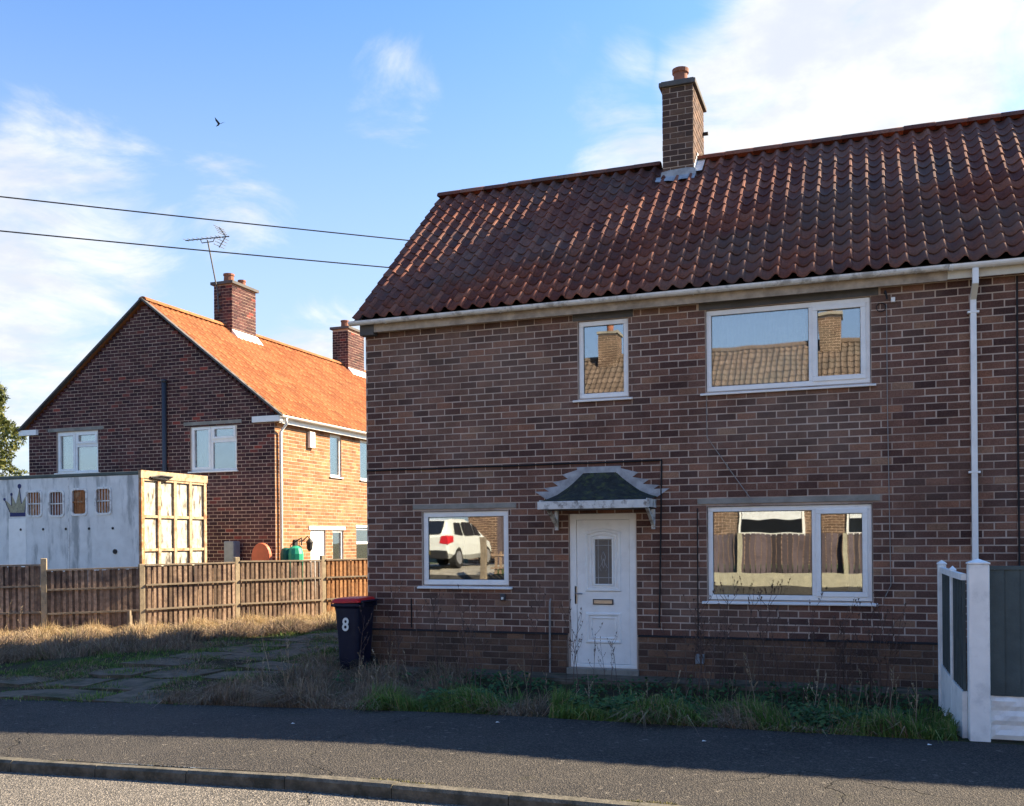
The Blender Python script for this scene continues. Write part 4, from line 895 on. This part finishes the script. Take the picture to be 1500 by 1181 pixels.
# ------------------------------------------------------------------ white and green boundary fence on the right
rf = thing('boundary_fence', (.9, 9.55, 0), 'grey-green board fence with white concrete posts and white rock-faced gravel boards', 'fence')
def wpost(x, y, w, d, h, big=False):
    b = MB(); b.box(x-w/2, x+w/2, y-d/2, y+d/2, -.3, h)
    o = b.build('post', 'white_paint', rf, bevel=.012)
    c = MB(); e = .006; c.add([(x-w/2-e, y-d/2-e, h+.001), (x+w/2+e, y-d/2-e, h+.001), (x+w/2+e, y+d/2+e, h+.001), (x-w/2-e, y+d/2+e, h+.001), (x-w/2-e, y-d/2-e, h+.015), (x+w/2+e, y-d/2-e, h+.015), (x+w/2+e, y+d/2+e, h+.015), (x-w/2-e, y+d/2+e, h+.015), (x, y, h+.05)], [(0, 1, 5, 4), (1, 2, 6, 5), (2, 3, 7, 6), (3, 0, 4, 7), (4, 5, 8), (5, 6, 8), (6, 7, 8), (7, 4, 8), (3, 2, 1, 0)]); c.build('post_cap', 'white_paint', o)
wpost(.935, 9.56, .17, .17, 1.55); wpost(.80, 10.50, .05, .10, 1.46); wpost(.785, 11.72, .085, .11, 1.49); wpost(2.80, 9.56, .15, .15, 1.55); wpost(4.65, 9.56, .15, .15, 1.55)
def gravel(x0, y0, x1, y1, z0, z1, rough=True):
    b = MB(); nx, nz = 40, 9; t = Vector((x1-x0, y1-y0, 0)); L = t.length; t.normalize(); nn = Vector((t.y, -t.x, 0)); rj = random.Random(5)
    for j in range(nz+1):
        for i in range(nx+1):
            u = L*i/nx; z = z0+(z1-z0)*j/nz; row = int(j*3/nz-.01) if j else 0; h = .018+.014*math.sin(u*9+row*2.1)*math.sin(j*2.2+u*3)+rj.uniform(-.006, .006)
            if j % 3 == 0 or i in (0, nx): h = .004
            p = Vector((x0, y0, 0))+t*u+nn*(h if rough else .01); b.v.append((p.x, p.y, z))
    b.f = [(j*(nx+1)+i, j*(nx+1)+i+1, (j+1)*(nx+1)+i+1, (j+1)*(nx+1)+i) for j in range(nz) for i in range(nx)]
    k = len(b.v); c = [(x0, y0), (x1, y1)]
    for (z) in (z0, z1):
        for (px_, py_) in c: b.v.append((px_-nn.x*.03, py_-nn.y*.03, z))
    b.f += [(k+2, k+3, k+1, k), (nz*(nx+1), nz*(nx+1)+nx, k+3, k+2)]
    b.build('gravel_board', 'white_paint', rf)
for (a, b_) in ((1.02, 2.725), (2.875, 4.575)):
    gravel(a, 9.56, b_, 9.56, .0, .385)
    x = a; 
    while x < b_-.02:
        w_ = min(.1215, b_-x); q = MB(); q.prism([(x, 9.548), (x+w_*1.0, 9.536), (x+w_, 9.556), (x, 9.560)], .387, 1.50, 2); q.build('board', 'green_panel', rf); x += .1215
    MB().box(a, b_, 9.53, 9.585, 1.502, 1.535).build('top_rail', 'green_panel', rf)
for (p, q_) in (((.83, 9.66), (.80, 10.44)), ((.80, 10.56), (.785, 11.65))):
    A, Bq = Vector((*p, 0)), Vector((*q_, 0)); t = (Bq-A); L = t.length; t.normalize(); n = 7; w_ = L/n
    for k in range(n):
        u = A+t*(w_*k); v = A+t*(w_*(k+.97)); q = MB(); q.bar((u+v)/2-t*(w_*.485)+Vector((0, 0, 0)), v, .02, .02); q.v = []; q.f = []
        q.add([(u.x-.012, u.y, .40), (v.x-.004, v.y, .40), (v.x+.012, v.y, .40), (u.x+.012, u.y, .40), (u.x-.012, u.y, 1.40), (v.x-.004, v.y, 1.40), (v.x+.012, v.y, 1.40), (u.x+.012, u.y, 1.40)], [(0, 3, 2, 1), (4, 5, 6, 7), (0, 1, 5, 4), (1, 2, 6, 5), (2, 3, 7, 6), (3, 0, 4, 7)])
        q.build('board', 'green_panel', rf)
    q = MB(); q.add([(A.x-.022, A.y, -.1), (Bq.x-.022, Bq.y, -.1), (Bq.x+.02, Bq.y, -.1), (A.x+.02, A.y, -.1), (A.x-.022, A.y, .395), (Bq.x-.022, Bq.y, .395), (Bq.x+.02, Bq.y, .395), (A.x+.02, A.y, .395)], [(0, 3, 2, 1), (4, 5, 6, 7), (0, 1, 5, 4), (1, 2, 6, 5), (2, 3, 7, 6), (3, 0, 4, 7)]); q.build('gravel_board', 'white_paint', rf)
    q = MB(); q.add([(A.x-.024, A.y, 1.402), (Bq.x-.024, Bq.y, 1.402), (Bq.x+.02, Bq.y, 1.402), (A.x+.02, A.y, 1.402), (A.x-.024, A.y, 1.46), (Bq.x-.024, Bq.y, 1.46), (Bq.x+.02, Bq.y, 1.46), (A.x+.02, A.y, 1.46)], [(0, 3, 2, 1), (4, 5, 6, 7), (0, 1, 5, 4), (1, 2, 6, 5), (2, 3, 7, 6), (3, 0, 4, 7)]); q.build('top_rail', 'white_paint', rf)

# ------------------------------------------------------------------ overhead cables, tree, bird, garden bits
def wire(p0, p1, sag, label):
    pts = [Vector(p0).lerp(Vector(p1), i/24)-Vector((0, 0, sag*4*(i/24)*(1-i/24))) for i in range(25)]
    q = MB(); q.tube(pts, .012, 5); return q.build('overhead_cable', 'cable_black', None, label=label, cat='cable')
wire((-14.968, 10.519, 7.476), (-1.758, 24, 8.016), .06, 'upper thin black overhead cable crossing the sky above the far roof')
wire((-14.972, 10.517, 6.913), (-1.762, 24, 7.448), .06, 'lower thin black overhead cable passing just behind the television aerial')
pole = thing('utility_pole', (-1.76, 24.0, 0), 'wooden utility pole standing behind the brick house', 'pole')
MB().tube([(-1.76, 24, -.3), (-1.76, 24, 8.2)], [.13, .10], 10).build('shaft', 'bark', pole); MB().box(-1.82, -1.70, 23.94, 24.06, 7.4, 7.5).build('cable_bracket', 'black', pole)
pole = thing('utility_pole', (-14.97, 10.45, 0), 'wooden utility pole beside the pavement at the fence corner', 'pole')
MB().tube([(-15.02, 10.47, -.3), (-15.02, 10.47, 7.7)], [.13, .10], 10).build('shaft', 'bark', pole); MB().box(-15.08, -14.94, 10.45, 10.53, 6.85, 6.95).build('cable_bracket', 'black', pole)

def conifer(x, y, h, rw, label):
    t = thing('conifer_tree', (x, y, 0), label, 'tree', None)
    MB().tube([(x, y, -.2), (x, y, h*.95)], [.22, .03], 8).build('trunk', 'bark', t)
    rj = random.Random(9); b = MB()
    for k in range(900):
        q = rj.random()**.8; z = .6+q*(h-.6); R_ = rw*(1-q)**.62*(.75+.35*math.sin(z*3.1+rj.random())) ; a = rj.random()*6.283; rr = R_*(.35+.65*rj.random()**.5)
        c = Vector((x+rr*math.cos(a), y+rr*math.sin(a), z)); s = rj.uniform(.18, .34)
        for m_ in range(9):
            d = Vector((rj.gauss(0, 1), rj.gauss(0, 1), rj.gauss(.2, .8))).normalized()*s*rj.uniform(.3, 1); p = c+d; e1 = Vector((rj.gauss(0, 1), rj.gauss(0, 1), rj.gauss(0, 1))).normalized()*.09; e2 = e1.cross(d.normalized())*1.0
            b.add([p-e1, p+e2, p+e1*1.4], [(0, 1, 2)])
    b.build('crown', 'conifer_leaf', t)
conifer(-35.4, 32, 8.6, 2.3, 'bushy yellow-green conifer beyond the gable of the neighbouring house')
bd = MB(); c = Vector((-29.68, 40, 22.31))
bd.add([c+Vector((-.16, 0, -.10)), c+Vector((.02, -.03, .0)), c+Vector((.06, .05, .03)), c+Vector((-.02, .05, -.05)), c+Vector((-.02, 0, .03)), c+Vector((0, 0, -.06))], [(0, 1, 4), (0, 5, 1), (1, 2, 4), (1, 5, 2), (2, 3, 4), (3, 2, 5), (0, 4, 3), (0, 3, 5)])
bd.add([c+Vector((-.02, 0, .0)), c+Vector((.10, .02, .02)), c+Vector((.16, -.5, .13)), c+Vector((.02, -.25, .07)), c+Vector((.0, 0, -.02)), c+Vector((.1, .02, 0))], [(0, 1, 2), (0, 2, 3), (4, 2, 1), (4, 3, 2)])
bd.add([c+Vector((-.02, .03, .0)), c+Vector((.10, .04, .02)), c+Vector((.22, .25, .17)), c+Vector((.12, .12, .10))], [(0, 1, 2), (0, 2, 3), (2, 1, 0), (3, 2, 0)])
bd.build('bird', 'bird_dark', None, label='small dark bird flying in the clear blue sky', cat='bird')
b = MB(); pr = []
for i in range(13): a = math.pi*i/12; pr.append((-14.03+.27*math.cos(a), 1.36+.42*math.sin(a)**.8))
b.prism([(-13.76, .0)]+pr+[(-14.30, .0)], 20.42, 20.55, 1)
b.build('plastic_slide', 'orange_plastic', None, bevel=.03, label='rounded orange plastic garden toy peeping over the board fence', cat='toy')
tb_ = thing('plastic_tunnel', (-13.39, 20.8, 0), 'green plastic garden toy peeping over the board fence by the white downpipe', 'toy')
q = MB(); q.lathe((-13.30, 20.85, 0), [(.20, 0), (.20, 1.5), (.16, 1.64), (.06, 1.70)], 12); q.build('tub', 'green_plastic', tb_); q = MB(); q.lathe((-13.50, 20.75, 0), [(.14, 0), (.14, 1.5), (.11, 1.62), (.04, 1.66)], 12); q.build('small_tub', 'teal_dark', tb_)
b = MB(); b.box(-15.35, -15.05, 20.75, 21.05, 0, 1.83); b.build('gas_bottle_box', 'grey_box', None, bevel=.03, label='grey upright cabinet against the shaded gable wall', cat='cabinet')

# ------------------------------------------------------------------ across the road (seen mirrored in the windows)
OH = thing('opposite_house', (-5, -9.5, .9), 'orange brick house with weathered pantile roof across the road', 'house')
b = MB(); b.box(-14.5, 4.5, -15.6, -8.8, .5, 6.1); own = b.build('wall', 'mortar_far', OH); lay((-14.5, -8.8), (1, 0), (0, 1), courses(19, .8, 5.9, []), 'brick_opp', own, 'brickwork', seed=41)
r_ = MB(); r_.prism([(-8.5, 5.95), (-12.1, 9.05), (-15.9, 5.95), (-15.9, 5.85), (-12.1, 8.95), (-8.5, 5.85)], -14.8, 4.8, 0); orf = r_.build('roof', 'roof_tile_opp', OH)
ot = MB(); sv = Vector((0, -3.6, 3.1)); Ls = sv.length; su = sv.normalized(); sn = Vector((0, 3.1, 3.6)).normalized()
for c in range(89):
    for r in range(13):
        vs = []
        for (t, lift) in ((0., .04), (1.1, .012)):
            for i in range(5):
                q = i/4; h = -.02*math.sin(math.pi*q/.66) if q < .66 else .035*math.sin(math.pi*(q-.66)/.34); p = Vector((-14.8+(c+q)*.22, -8.5, 5.95))+su*((r+t)*Ls/13)+sn*(h+lift); vs.append(tuple(p))
        ot.add(vs, [(i+1, i, 5+i, 6+i) for i in range(4)])
ot.build('roof_tiling', 'roof_tile_opp', orf, kind='stuff')
MB().tube([(-14.9, -12.1, 9.05), (4.9, -12.1, 9.05)], .13, 8).build('ridge', 'roof_tile_opp', orf)
for xx in (-1.2, -9.6):
    c = MB().box(xx-.38, xx+.38, -12.5, -11.6, 7.5, 10.0).build('chimney', 'mortar', OH); chim_bricks(c, xx-.381, xx+.381, -12.501, -11.599, 8.0, 21, 'brick_opp', single=False); MB().box(xx-.45, xx+.45, -12.57, -11.53, 10.0, 10.1).build('cap', 'concrete', c); MB().lathe((xx, -12.05, 10.1), [(.13, 0), (.12, .3), (.15, .32), (.15, .4)], 12).build('pot', 'pot', c)
for (x0_, x1_) in ((-4.2, -2.0), (-.6, 1.0), (-12, -10.2)):
    w = MB().box(x0_, x1_, -8.79, -8.74, 1.9, 3.1).build('window', 'upvc', OH); MB().box(x0_+.08, x1_-.08, -8.735, -8.73, 1.98, 3.02).build('pane', 'dark_glass', w); MB().box(x0_+.1, x1_-.1, -8.729, -8.72, 2.45, 3.0).build('valance', 'curtain', w)
ow_ = MB().box(-10.4, 6, -2.35, -2.12, -.1, .80).build('garden_wall', 'white_wall', None, label='low cream rendered garden wall across the road', cat='wall')
of = thing('panel_fence', (-3, -2.75, .7), 'purple-brown board fence behind the cream wall across the road', 'fence')
x = -9.0
while x < 6: MB().box(x, x+.125, -2.78-.01*(int(x*7) % 2), -2.755, .6, 1.92).build('board', 'purple_fence', of); x += .15
for xx in (-3.5, -.6, 2.5): MB().box(xx, xx+.12, -2.74, -2.62, .5, 1.93).build('post', 'white_wall', of)
pk = thing('picket_fence', (-10, -1.95, .2), 'dark picket fence with a square post by the drive across the road', 'fence')
MB().box(-11.12, -10.95, -1.75, -1.58, .2, 1.9).build('post', 'rail_wood', pk)
for i in range(9): MB().box(-10.85+i*.17, -10.76+i*.17, -2.09, -2.07, .74, 1.5-.03*(i % 3)).build('picket', 'fence_wood', pk)
for z in (.9, 1.3): MB().box(-10.95, -9.3, -2.068, -2.03, z, z+.06).build('rail', 'fence_wood', pk)
of2 = thing('tall_fence', (-11, -6.2, .9), 'tall dark board fence beside the drive across the road', 'fence')
x = -12.45
while x < -6.4: MB().box(x, x+.145, -6.6-.008*(int(x*7) % 2), -6.57, .8, 3.3).build('board', 'purple_fence', of2); x += .15
# white car, nose to the opposite house
CX, CYr, CZ = -13.55, -2.75, .9
car = thing('parked_car', (CX, CYr-2.1, CZ), 'white compact sport utility car parked nose-in on the drive across the road', 'car')
sec = [(0.0, .38, 1.02, .80), (.05, .34, 1.10, .86), (.30, .30, 1.12, .89), (1.2, .28, 1.08, .89), (2.6, .28, 1.05, .89), (3.3, .30, 1.02, .87), (4.0, .34, .88, .80), (4.2, .42, .75, .70)]
b = MB(); N = 10
for (t, z0_, z1_, hw_) in sec:
    for (sx, zz_) in ((-.85, z0_), (-1, z0_+.15), (-1, z0_+(z1_-z0_)*.6), (-.96, z1_-.04), (-.88, z1_), (.88, z1_), (.96, z1_-.04), (1, z0_+(z1_-z0_)*.6), (1, z0_+.15), (.85, z0_)): b.v.append((CX+sx*hw_, CYr-t, CZ+zz_))
b.f = [(k*N+i, k*N+(i+1) % N, (k+1)*N+(i+1) % N, (k+1)*N+i) for k in range(len(sec)-1) for i in range(N)] + [tuple(range(N)), tuple(range((len(sec)-1)*N, len(sec)*N))[::-1]]
body = b.build('body', 'car_white', car, smooth=False)
cab = [(.06, .84, .72, 1.08), (.45, .82, .66, 1.56), (1.0, .82, .64, 1.64), (2.0, .82, .64, 1.62), (2.7, .83, .66, 1.45), (3.35, .84, .75, 1.04)]
b = MB()
for (t, hb_, ht, zt) in cab:
    for (sx, zz_) in ((-hb_, 1.0), (-ht, zt-.06), (-ht*.85, zt), (ht*.85, zt), (ht, zt-.06), (hb_, 1.0)): b.v.append((CX+sx, CYr-t, CZ+max(zz_, 1.0)))
b.f = [(k*6+i, k*6+i+1, (k+1)*6+i+1, (k+1)*6+i) for k in range(5) for i in range(5)] + [tuple(range(6)), tuple(range(30, 36))[::-1]]
b.build('cabin', 'car_white', car)
for s in (-1, 1):
    b = MB(); X = lambda z: CX+s*(.835-(z-1.0)*.30+.012)
    for poly in ([(.60, 1.10), (1.35, 1.08), (1.38, 1.50), (.85, 1.50)], [(1.45, 1.08), (2.25, 1.08), (2.2, 1.50), (1.46, 1.51)], [(2.3, 1.08), (3.0, 1.08), (2.62, 1.38), (2.27, 1.48)]): k = len(b.v); b.v += [(X(z), CYr-t, CZ+z) for t, z in poly]; b.f.append(tuple(range(k, k+4)))
    b.build('side_window', 'dark_glass', car)
    b = MB(); b.add([(CX+s*.86, CYr+.012, CZ+.78), (CX+s*.60, CYr+.012, CZ+.80), (CX+s*.64, CYr+.012, CZ+1.04), (CX+s*.80, CYr+.012, CZ+1.06), (CX+s*.90, CYr-.30, CZ+.84), (CX+s*.90, CYr-.28, CZ+1.03)], [(0, 1, 2, 3), (0, 3, 5, 4)]); b.build('tail_light', 'tail_red', car)
    for t in (.75, 3.35):
        q = MB(); q.tube([(CX+s*.68, CYr-t, CZ+.34), (CX+s*.905, CYr-t, CZ+.34)], .34, 20); wq = q.build('wheel', 'tyre', car)
        q = MB(); q.tube([(CX+s*.90, CYr-t, CZ+.34), (CX+s*.915, CYr-t, CZ+.34)], .23, 12); q.build('rim', 'alloy', wq)
b = MB(); b.add([(CX-.62, CYr-.06, CZ+1.12), (CX+.62, CYr-.06, CZ+1.12), (CX+.55, CYr-.40, CZ+1.52), (CX-.55, CYr-.40, CZ+1.52)], [(0, 1, 2, 3)]); b.v = [(v[0], v[1]+.03, v[2]+.02) for v in b.v]; b.build('rear_window', 'dark_glass', car)
MB().box(CX-.82, CX+.82, CYr-.1, CYr+.06, CZ+.30, CZ+.58).build('bumper', 'black', car, bevel=.03)
MB().box(CX-.26, CX+.26, CYr+.062, CYr+.07, CZ+.42, CZ+.53).build('number_plate', 'plate_yellow', car)

# ------------------------------------------------------------------ grass and weeds
def blades(name, mat, n, samp, hmin, hmax, lean, w, seed, label=None):
    r = np.random.default_rng(seed); V = []; F = []; k = 0
    for _ in range(n):
        p = samp(r)
        if p is None: continue
        x, y = p; z = gz(x, y)-.02; h = r.uniform(hmin, hmax)*(.45+1.15*abs(math.sin(3.1*x+1.7*y+.8)*math.sin(2.9*y-1.3*x))); a = 2.2*math.sin(1.9*x+.7*y)+2.2*math.sin(2.3*y-.6*x)+r.normal(0, .8); ln = abs(r.normal(0, lean))*h; ww = w*r.uniform(.6, 1.3)
        ca, sa = math.cos(a), math.sin(a); b_ = r.uniform(0, 6.283); dx, dy = ww*math.cos(b_), ww*math.sin(b_)
        V += [(x-dx, y-dy, z), (x+dx, y+dy, z), (x+ca*ln*.35+dx*.7, y+sa*ln*.35+dy*.7, z+h*.6), (x+ca*ln*.35-dx*.7, y+sa*ln*.35-dy*.7, z+h*.6), (x+ca*ln, y+sa*ln, z+h*max(.25, 1-.5*ln/h))]
        F += [(k, k+1, k+2, k+3), (k+3, k+2, k+4)]; k += 5
    me = bpy.data.meshes.new(name); me.from_pydata(V, [], F); o = link(name, me, mat); return tag(o, label, name.replace('_', ' '), kind='stuff')
fdir = Vector((FP[5][0]-FP[2][0], FP[5][1]-FP[2][1], 0)).normalized(); fn = Vector((fdir.y, -fdir.x, 0))
def fence_pt(u):                                     # point along the fence line
    i = min(6, max(0, int(u))); t = u-i; return FP[i][0]+(FP[i+1][0]-FP[i][0])*t, FP[i][1]+(FP[i+1][1]-FP[i][1])*t
def s_dry(r):
    u = r.uniform(.2, 6.6); x, y = fence_pt(u); d = .08+abs(r.normal(0, .55)); d = min(d, 1.7); return x+fn.x*d, y+fn.y*d
blades('dry_grass', 'grass_dry', 30000, s_dry, .06, .30, 1.3, .006, 1, 'pale dry grass growing along the foot of the board fence')
def s_dry2(r):
    u = r.uniform(.0, 4.6); x, y = fence_pt(u); d = .9+r.uniform(0, 1)*(3.0 if u < 3 else 1.6); 
    return (x+fn.x*d, y+fn.y*d) if r.random() < .9 else None
blades('brown_grass', 'grass_straw', 28000, s_dry2, .06, .30, 1.5, .006, 2, 'brown dead grass in front of the fence grass')
def s_green(r):
    x, y = r.uniform(-14, -7.4), r.uniform(9.6, 20)
    v = math.sin(x*1.7+1.3)*math.sin(y*1.15+.4)+.6*math.sin(x*3.1-y*2.2)
    line = -12.1+(y-9.6)*.20
    if x < line-2.6 and y < 12: return None
    return (x, y) if v > (.55 if y < 11 else .25) else None
blades('patchy_grass', 'grass_green', 36000, s_green, .02, .10, .7, .007, 3, 'short green grass in patches over the old drive')
def s_gaps(r):
    i, j = r.integers(0, 6), r.uniform(0, 11); cx = -12.79+.98*i+.10*j; y = 9.4+.80*j
    if r.random() < .5: return cx+r.normal(0, .05), y
    jj = int(j); return r.uniform(-12.6, -7.4), 9.40+.80*jj+r.normal(0, .06)
blades('joint_grass', 'grass_green', 22000, s_gaps, .02, .09, .7, .006, 4, 'thin green grass sprouting in the joints of the drive')
def s_front_green(r):
    x = r.uniform(-5.6, .75); y = YB+.02+abs(r.normal(0, .55))
    v = math.sin(x*2.6+.6)+.5*math.sin(x*6.1+y*2)
    return (x, y) if v > -.7 and y < 12.3 else None
blades('verge_grass', 'grass_green', 34000, s_front_green, .05, .24, .9, .0065, 5, 'green grass along the back of the pavement in front of the house')
def s_front_dry(r):
    if r.random() < .70: x = r.uniform(-7.9, -5.0); y = YB+.03+abs(r.normal(0, .5))
    else: x = r.choice([-1.9, -.6, .1, -1.3, -3.6])+r.normal(0, .22); y = YB+.03+abs(r.normal(0, .5))
    return (x, y) if y < 12.2 and x < .72 else None
blades('straw_grass', 'grass_straw', 22000, s_front_dry, .05, .24, 1.5, .005, 6, 'dead straw-coloured grass along the back of the pavement')
def s_bin(r): 
    x, y = r.uniform(-7.6, -5.0), r.uniform(10.6, 12.5); return x, y
blades('dead_grass', 'grass_straw', 8000, s_bin, .06, .30, 1.3, .005, 16, 'thin dead grass between the bin and the small window')
def s_drive(r):
    x, y = r.uniform(-12.6, -7.3), r.uniform(9.45, 16); return (x, y) if math.sin(x*2.1-.4)*math.sin(y*1.9+x*.6) > .05 else None
blades('strewn_straw', 'grass_straw', 15000, s_drive, .02, .12, 2.5, .005, 26, 'flattened dead grass strewn over the old drive')
def s_moss(r): x = r.uniform(-9, 3); return (x, KY1+abs(r.normal(0, .018))+.0) if math.sin(x*3.3)+math.sin(x*7.7+1) > -.1 else None
blades('kerb_moss', 'moss', 7000, s_moss, .012, .032, .8, .006, 7, 'yellow moss along the joint behind the kerb')
def leafy(name, mat, n, samp, hmin, hmax, size, seed, label):
    r = np.random.default_rng(seed); V = []; F = []; k = 0
    for _ in range(n):
        p = samp(r)
        if p is None: continue
        x, y = p; z0_ = gz(x, y)-.02; H_ = r.uniform(hmin, hmax)
        for j in range(int(5+H_*26)):
            z = z0_+H_*r.uniform(.1, 1.); a = r.uniform(0, 6.283); s = size*r.uniform(.5, 1.25); til = r.uniform(-.5, .35); d = r.uniform(.0, .09)
            ca, sa = math.cos(a), math.sin(a); q = lambda u, v, w_: (x+ca*(d+u)-sa*v, y+sa*(d+u)+ca*v, z+til*u+w_)
            V += [q(0, 0, 0), q(s*.45, s*.42, -.006), q(s, 0, -.02), q(s*.45, -s*.42, -.006), q(s*.5, 0, .012)]; F += [(k, k+4, k+1), (k+1, k+4, k+2), (k, k+3, k+4), (k+3, k+2, k+4)]; k += 5
    me = bpy.data.meshes.new(name); me.from_pydata(V, [], F); o = link(name, me, mat); return tag(o, label, 'weeds', kind='stuff')
def s_weed(r):
    x = r.uniform(-4.6, .72); y = YB+.12+abs(r.normal(0, .65)); v = math.sin(x*3.1+2.2)+.6*math.sin(x*5.3+y*3)
    return (x, y) if v > .15 and y < 12.3 else None
leafy('leafy_weeds', 'weed_leaf', 800, s_weed, .04, .26, .064, 8, 'dark green leafy weeds growing along the front of the house')
def s_weed2(r): x, y = r.uniform(-6.9, .7), r.uniform(11.2, 12.4); return (x, y)
leafy('wall_weeds', 'weed_leaf', 190, s_weed2, .05, .22, .06, 9, 'dark weeds at the foot of the house wall')

# dead stalks: single plants
def stalk_mesh(seed, h, branchy, thick):
    rj = random.Random(seed); b = MB(); pts = [Vector((0, 0, -.05))]; d = Vector((rj.uniform(-.12, .12), rj.uniform(-.10, .10), 1)); n = 6
    for i in range(n): d = d+Vector((rj.uniform(-.09, .09), rj.uniform(-.09, .09), 0)); pts.append(pts[-1]+d*(h/n))
    b.tube(pts, [thick*(1-.75*i/n) for i in range(n+1)], 4)
    for k in range(branchy):
        i = rj.randint(2, n-1); a = rj.uniform(0, 6.283); L_ = h*rj.uniform(.10, .30); p = pts[i].lerp(pts[i+1], rj.random()); e = p+Vector((math.cos(a)*.55, math.sin(a)*.55, .85))*L_; m_ = (p+e)/2+Vector((math.cos(a), math.sin(a), 0))*L_*.1
        b.tube([p, m_, e], [thick*.45, thick*.35, thick*.2], 3)
        for q in range(rj.randint(1, 4)): c = p.lerp(e, rj.uniform(.4, 1)); s = .011; b.add([c+Vector((s, 0, 0)), c+Vector((-s*.5, s, s)), c+Vector((-s*.5, -s, s*.5)), c+Vector((0, 0, -s*1.4))], [(0, 1, 2), (0, 3, 1), (1, 3, 2), (2, 3, 0)])
    return b.mesh('dead_weed_stalk')
sm = [stalk_mesh(k, .95, 7, .007) for k in range(5)]; sp = [stalk_mesh(20+k, .6, 4, .006) for k in range(4)]
for me in sm: me.materials.append(MATS['stalk'])
for me in sp: me.materials.append(MATS['stalk_pale'])
def stalk(me, x, y, h, rz, tilt, label, group):
    o = bpy.data.objects.new('dead_weed_stalk', me); COL.objects.link(o); o.location = (x, y, gz(x, y)-.01); o.rotation_euler = (tilt*math.cos(rz*3), tilt*math.sin(rz*2), rz); s = h/.95 if me in sm else h/.6; o.scale = (s*.9, s*.9, s); tag(o, label, 'weed', group)
rs = random.Random(12)
for i in range(84):
    x = rs.choice([rs.uniform(-2.2, .6), rs.uniform(-2.2, .6), rs.uniform(-2.2, .6), rs.uniform(-4.0, -2.6), rs.uniform(-6.6, -4.6)]); y = rs.uniform(11.3, 12.35)
    stalk(rs.choice(sm), x, y, rs.uniform(.5, 1.2), rs.uniform(0, 6), rs.uniform(-.1, .1), ('tall thin dark dead stalk rising in front of the white door' if -4.0 < x < -2.6 else 'tall thin dark dead stalk standing below the wide lower window' if x > -2.3 else 'tall thin dark dead stalk standing below the small square lower window'), 'dead weed stalks along the front wall')
for i in range(48):
    x = rs.choice([rs.uniform(-.9, .65), rs.uniform(-4.5, .5), rs.uniform(-7.6, -5.4)]); y = rs.uniform(9.6, 11.2)
    stalk(rs.choice(sp), x, y, rs.uniform(.3, .75), rs.uniform(0, 6), rs.uniform(-.35, .35), ('short pale dead stalk in the weeds close to the white fence posts' if x > -.95 else 'short pale dead stalk in the straw near the wheelie bin' if x < -5 else 'short pale dead stalk in the green weeds before the door and window'), 'pale dead stalks beside the pavement')
for (x, y, h) in ((-15.3, 13.9, .8), (-15.1, 13.75, .95), (-14.9, 14.0, .7), (-15.5, 13.6, .85), (-8.9, 11.4, .6), (-8.7, 11.2, .5), (-7.6, 11.3, .75), (-7.5, 11.6, .7), (-12.3, 17.0, .55), (-12.0, 17.7, .6), (-11.7, 18.2, .5)):
    stalk(rs.choice(sp), x, y, h, rs.uniform(0, 6), rs.uniform(-.3, .3), 'pale leaning dead stalk near the board fence and drive', 'pale stalks near the board fence')
# scraps of litter on the pavement
for i, (x, y) in enumerate(((-1.35, 8.62), (-3.4, 8.9), (-5.4, 8.4), (.5, 9.05))):
    b = MB(); s = .02; b.add([(x-s, y-s*.6, gz(x, y)+.016), (x+s, y-s*.5, gz(x, y)+.02), (x+s*.8, y+s*.6, gz(x, y)+.017), (x-s*.7, y+s*.5, gz(x, y)+.024)], [(0, 1, 2, 3), (3, 2, 1, 0)])
    b.build('litter_scrap', 'litter', None, label='tiny white scrap of litter lying on the dark pavement', cat='litter', group='litter scraps on the pavement')
